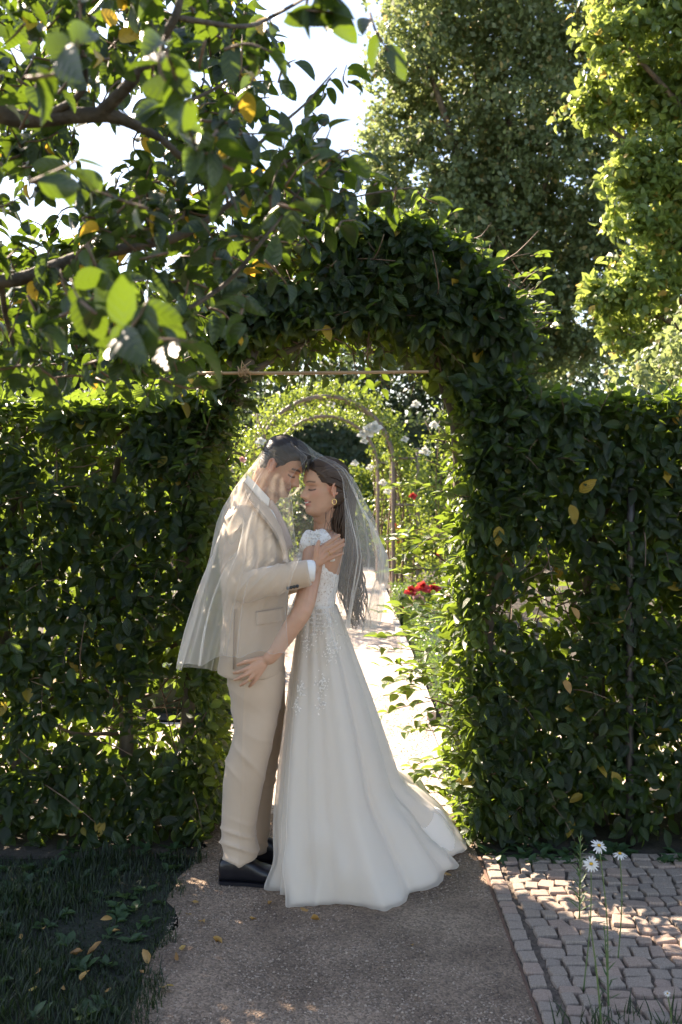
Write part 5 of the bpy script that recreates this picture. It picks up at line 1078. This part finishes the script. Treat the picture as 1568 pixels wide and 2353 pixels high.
R2 = skirt(1.1, .016, .6, 1.15); V, F = rings(R2, True, False); o = dlink('tulle_overskirt', V, F, M['overskirt']); a_ = o.data.attributes.new('tint', 'FLOAT', 'POINT'); a_.data.foreach_set('value', np.ones(len(V), np.float32))
# lace appliques scattered down from the waist
def on_skirt(px, py):
    Q = R2.reshape(-1, 3); qx = CX+Q[:, 0]/Q[:, 1]*FU; qy = HY+(CAMH-Q[:, 2])/Q[:, 1]*FU; d = (qx-px)**2+(qy-py)**2+((Q[:, 1] > 4.0)*1e5); return Q[np.argmin(d)]
fl2 = Fol()
for (px, py, sx, sy, n) in ((733, 1410, 40, 16, 130), (735, 1440, 34, 26, 140), (705, 1480, 14, 26, 40), (755, 1500, 18, 34, 55), (692, 1580, 9, 18, 34), (682, 1625, 7, 24, 26), (742, 1570, 14, 20, 50), (738, 1610, 10, 22, 30), (770, 1480, 14, 20, 36)):
    for i in range(n):
        q = on_skirt(px+rng.normal(0, sx*.5), py+rng.normal(0, sy*.5)); fl2.add(q+[0, -.002, 0], rng.normal(0, 1, 3)*[1, .15, 1], rng.normal(0, .2, 3)+[0, -1, .1], rng.uniform(.005, .011), .7)
o = link('lace_applique', leaves('lace_applique', TL, *fl2.get(), M['lace_white']), dress); o.matrix_parent_inverse = DINV; o['kind'] = 'stuff'
# ================= veil over both
rowsy = [1000, 1003, 1010, 1022, 1036, 1050, 1062, 1078, 1100, 1130, 1165, 1200, 1240, 1280, 1320, 1360, 1400, 1450, 1500, 1560]
XLv = [655, 642, 628, 612, 601, 592, 584, 572, 556, 537, 518, 505, 495, 484, 472, 460, 448, 433, 419, 405]
XRv = [657, 674, 688, 704, 720, 745, 772, 792, 808, 823, 838, 853, 868, 879, 877, 866, 860, 853, 850, 850]
XEl = [656, 662, 668, 676, 690, 706, 700, 682, 667, 669, 672, 674, 678, 688, 672, 662, 657, 658, 662, 664]
XEr = [656, 662, 668, 678, 694, 724, 752, 776, 788, 789, 790, 792, 795, 790, 778, 772, 768, 766, 764, 762]
YFv = [3.93, 3.90, 3.87, 3.84, 3.825, 3.815, 3.805, 3.80, 3.79, 3.775, 3.74, 3.70, 3.66, 3.63, 3.615, 3.61, 3.615, 3.62, 3.62, 3.62]
YKv = [3.94, 3.98, 4.01, 4.03, 4.045, 4.055, 4.065, 4.08, 4.10, 4.13, 4.19, 4.24, 4.27, 4.29, 4.30, 4.30, 4.30, 4.31, 4.32, 4.33]
nu = 360; nv = 130
def veil_grid():
    G_ = np.zeros((nv, nu, 3)); U = np.linspace(0, 1, nu)
    hem = np.interp(U, [0, .05, .14, .22, .28, .36, .45, .6, .75, .85, .92, 1], [1498, 1500, 1506, 1524, 1526, 1532, 1540, 1500, 1455, 1440, 1446, 1452])
    hem = hem+4*np.sin(U*60)+5*vnoise(np.stack([U*38, U*0, U*0], 1), 70)
    for i in range(nv):
        t = (i/(nv-1)); tt = t**1.35; py = 1000+(hem-1000)*tt
        f_ = lambda tab: np.interp(py, rowsy, tab)
        xl, xr, el, er, yf, yk = map(f_, (XLv, XRv, XEl, XEr, YFv, YKv)); ym = (yf+yk)/2
        K = np.stack([np.stack([el, yf], -1), np.stack([el*.62+xl*.38, yf+.006], -1), np.stack([el*.22+xl*.78, yf*.75+ym*.25], -1), np.stack([xl, ym], -1), np.stack([xl*.8+xr*.2, yk*.8+ym*.2], -1), np.stack([xl*.5+xr*.5, yk], -1), np.stack([xl*.2+xr*.8, yk*.8+ym*.2], -1), np.stack([xr, ym], -1), np.stack([er*.25+xr*.75, yf*.75+ym*.25], -1), np.stack([er, yf+.02], -1)])   # (10,nu,2)
        s = U*9; k = np.minimum(s.astype(int), 8); fr_c = (s-k)[:, None]; ar_ = np.arange(nu)
        g = lambda q: K[np.clip(q, 0, 9), ar_]
        p0, p1, p2, p3 = g(k-1), g(k), g(k+1), g(k+2)
        q = .5*((2*p1)+(-p0+p2)*fr_c+(2*p0-5*p1+4*p2-p3)*fr_c**2+(-p0+3*p1-3*p2+p3)*fr_c**3)
        X = (q[:, 0]-CX)/FU*q[:, 1]; Z = CAMH-(py-HY)/FU*q[:, 1]
        cxm, cym = X.mean(), q[:, 1].mean(); dx, dy = X-cxm, q[:, 1]-cym; L = np.hypot(dx, dy)+1e-5
        fold = (np.sin(U*70+4*vnoise(np.stack([U*5, U*0+t*1.2, U*0], 1), 72)*2)+.6*np.sin(U*51+t*2)+.35*np.sin(U*190+t*3+3*vnoise(np.stack([U*9, U*0+t, U*0], 1), 73))+.8*vnoise(np.stack([U*26, U*0+t*2.2, U*0], 1), 74))
        A = (.0010+.019*min(1, t*1.1)**1.5)*np.where(U > .72, 1.25, 1)*np.where((U < .2), .6, 1)
        G_[i] = np.stack([X+dx/L*A*fold, q[:, 1]+dy/L*A*fold, Z], 1)
    return G_
VG = veil_grid(); V, F = rings(VG, False)
vt = np.repeat(np.interp(np.linspace(0, 1, nv), [0, .3, .55, 1], [.28, .60, .95, 1.0]), nu)*np.tile(np.interp(np.linspace(0, 1, nu), [0, .15, .24, .5, 1], [.50, .55, 1.0, .85, .62]), nv)*(1+.22*vnoise(V*[14, 14, 3], 78))
veil = link('veil', mesh_from('veil', V, F, True, M['veil'], tint=vt)); tag(veil, 'sheer ivory tulle veil draped over both heads of the couple', 'veil')
hp = tube(VG[-1][::2], [.0008]*len(VG[-1][::2]), nu, 4); ho = link('hem', mesh_from('hem', *hp, True, M['veil_edge'], tint=np.ones(len(hp[0]))), veil)
for c in (VG[14:, 0], VG[14:, -1]):
    V, F = tube(c[::2], [.0007]*len(c[::2]), 200, 4); link('edge', mesh_from('edge', V, F, True, M['veil_edge'], tint=np.ones(len(V))), veil)
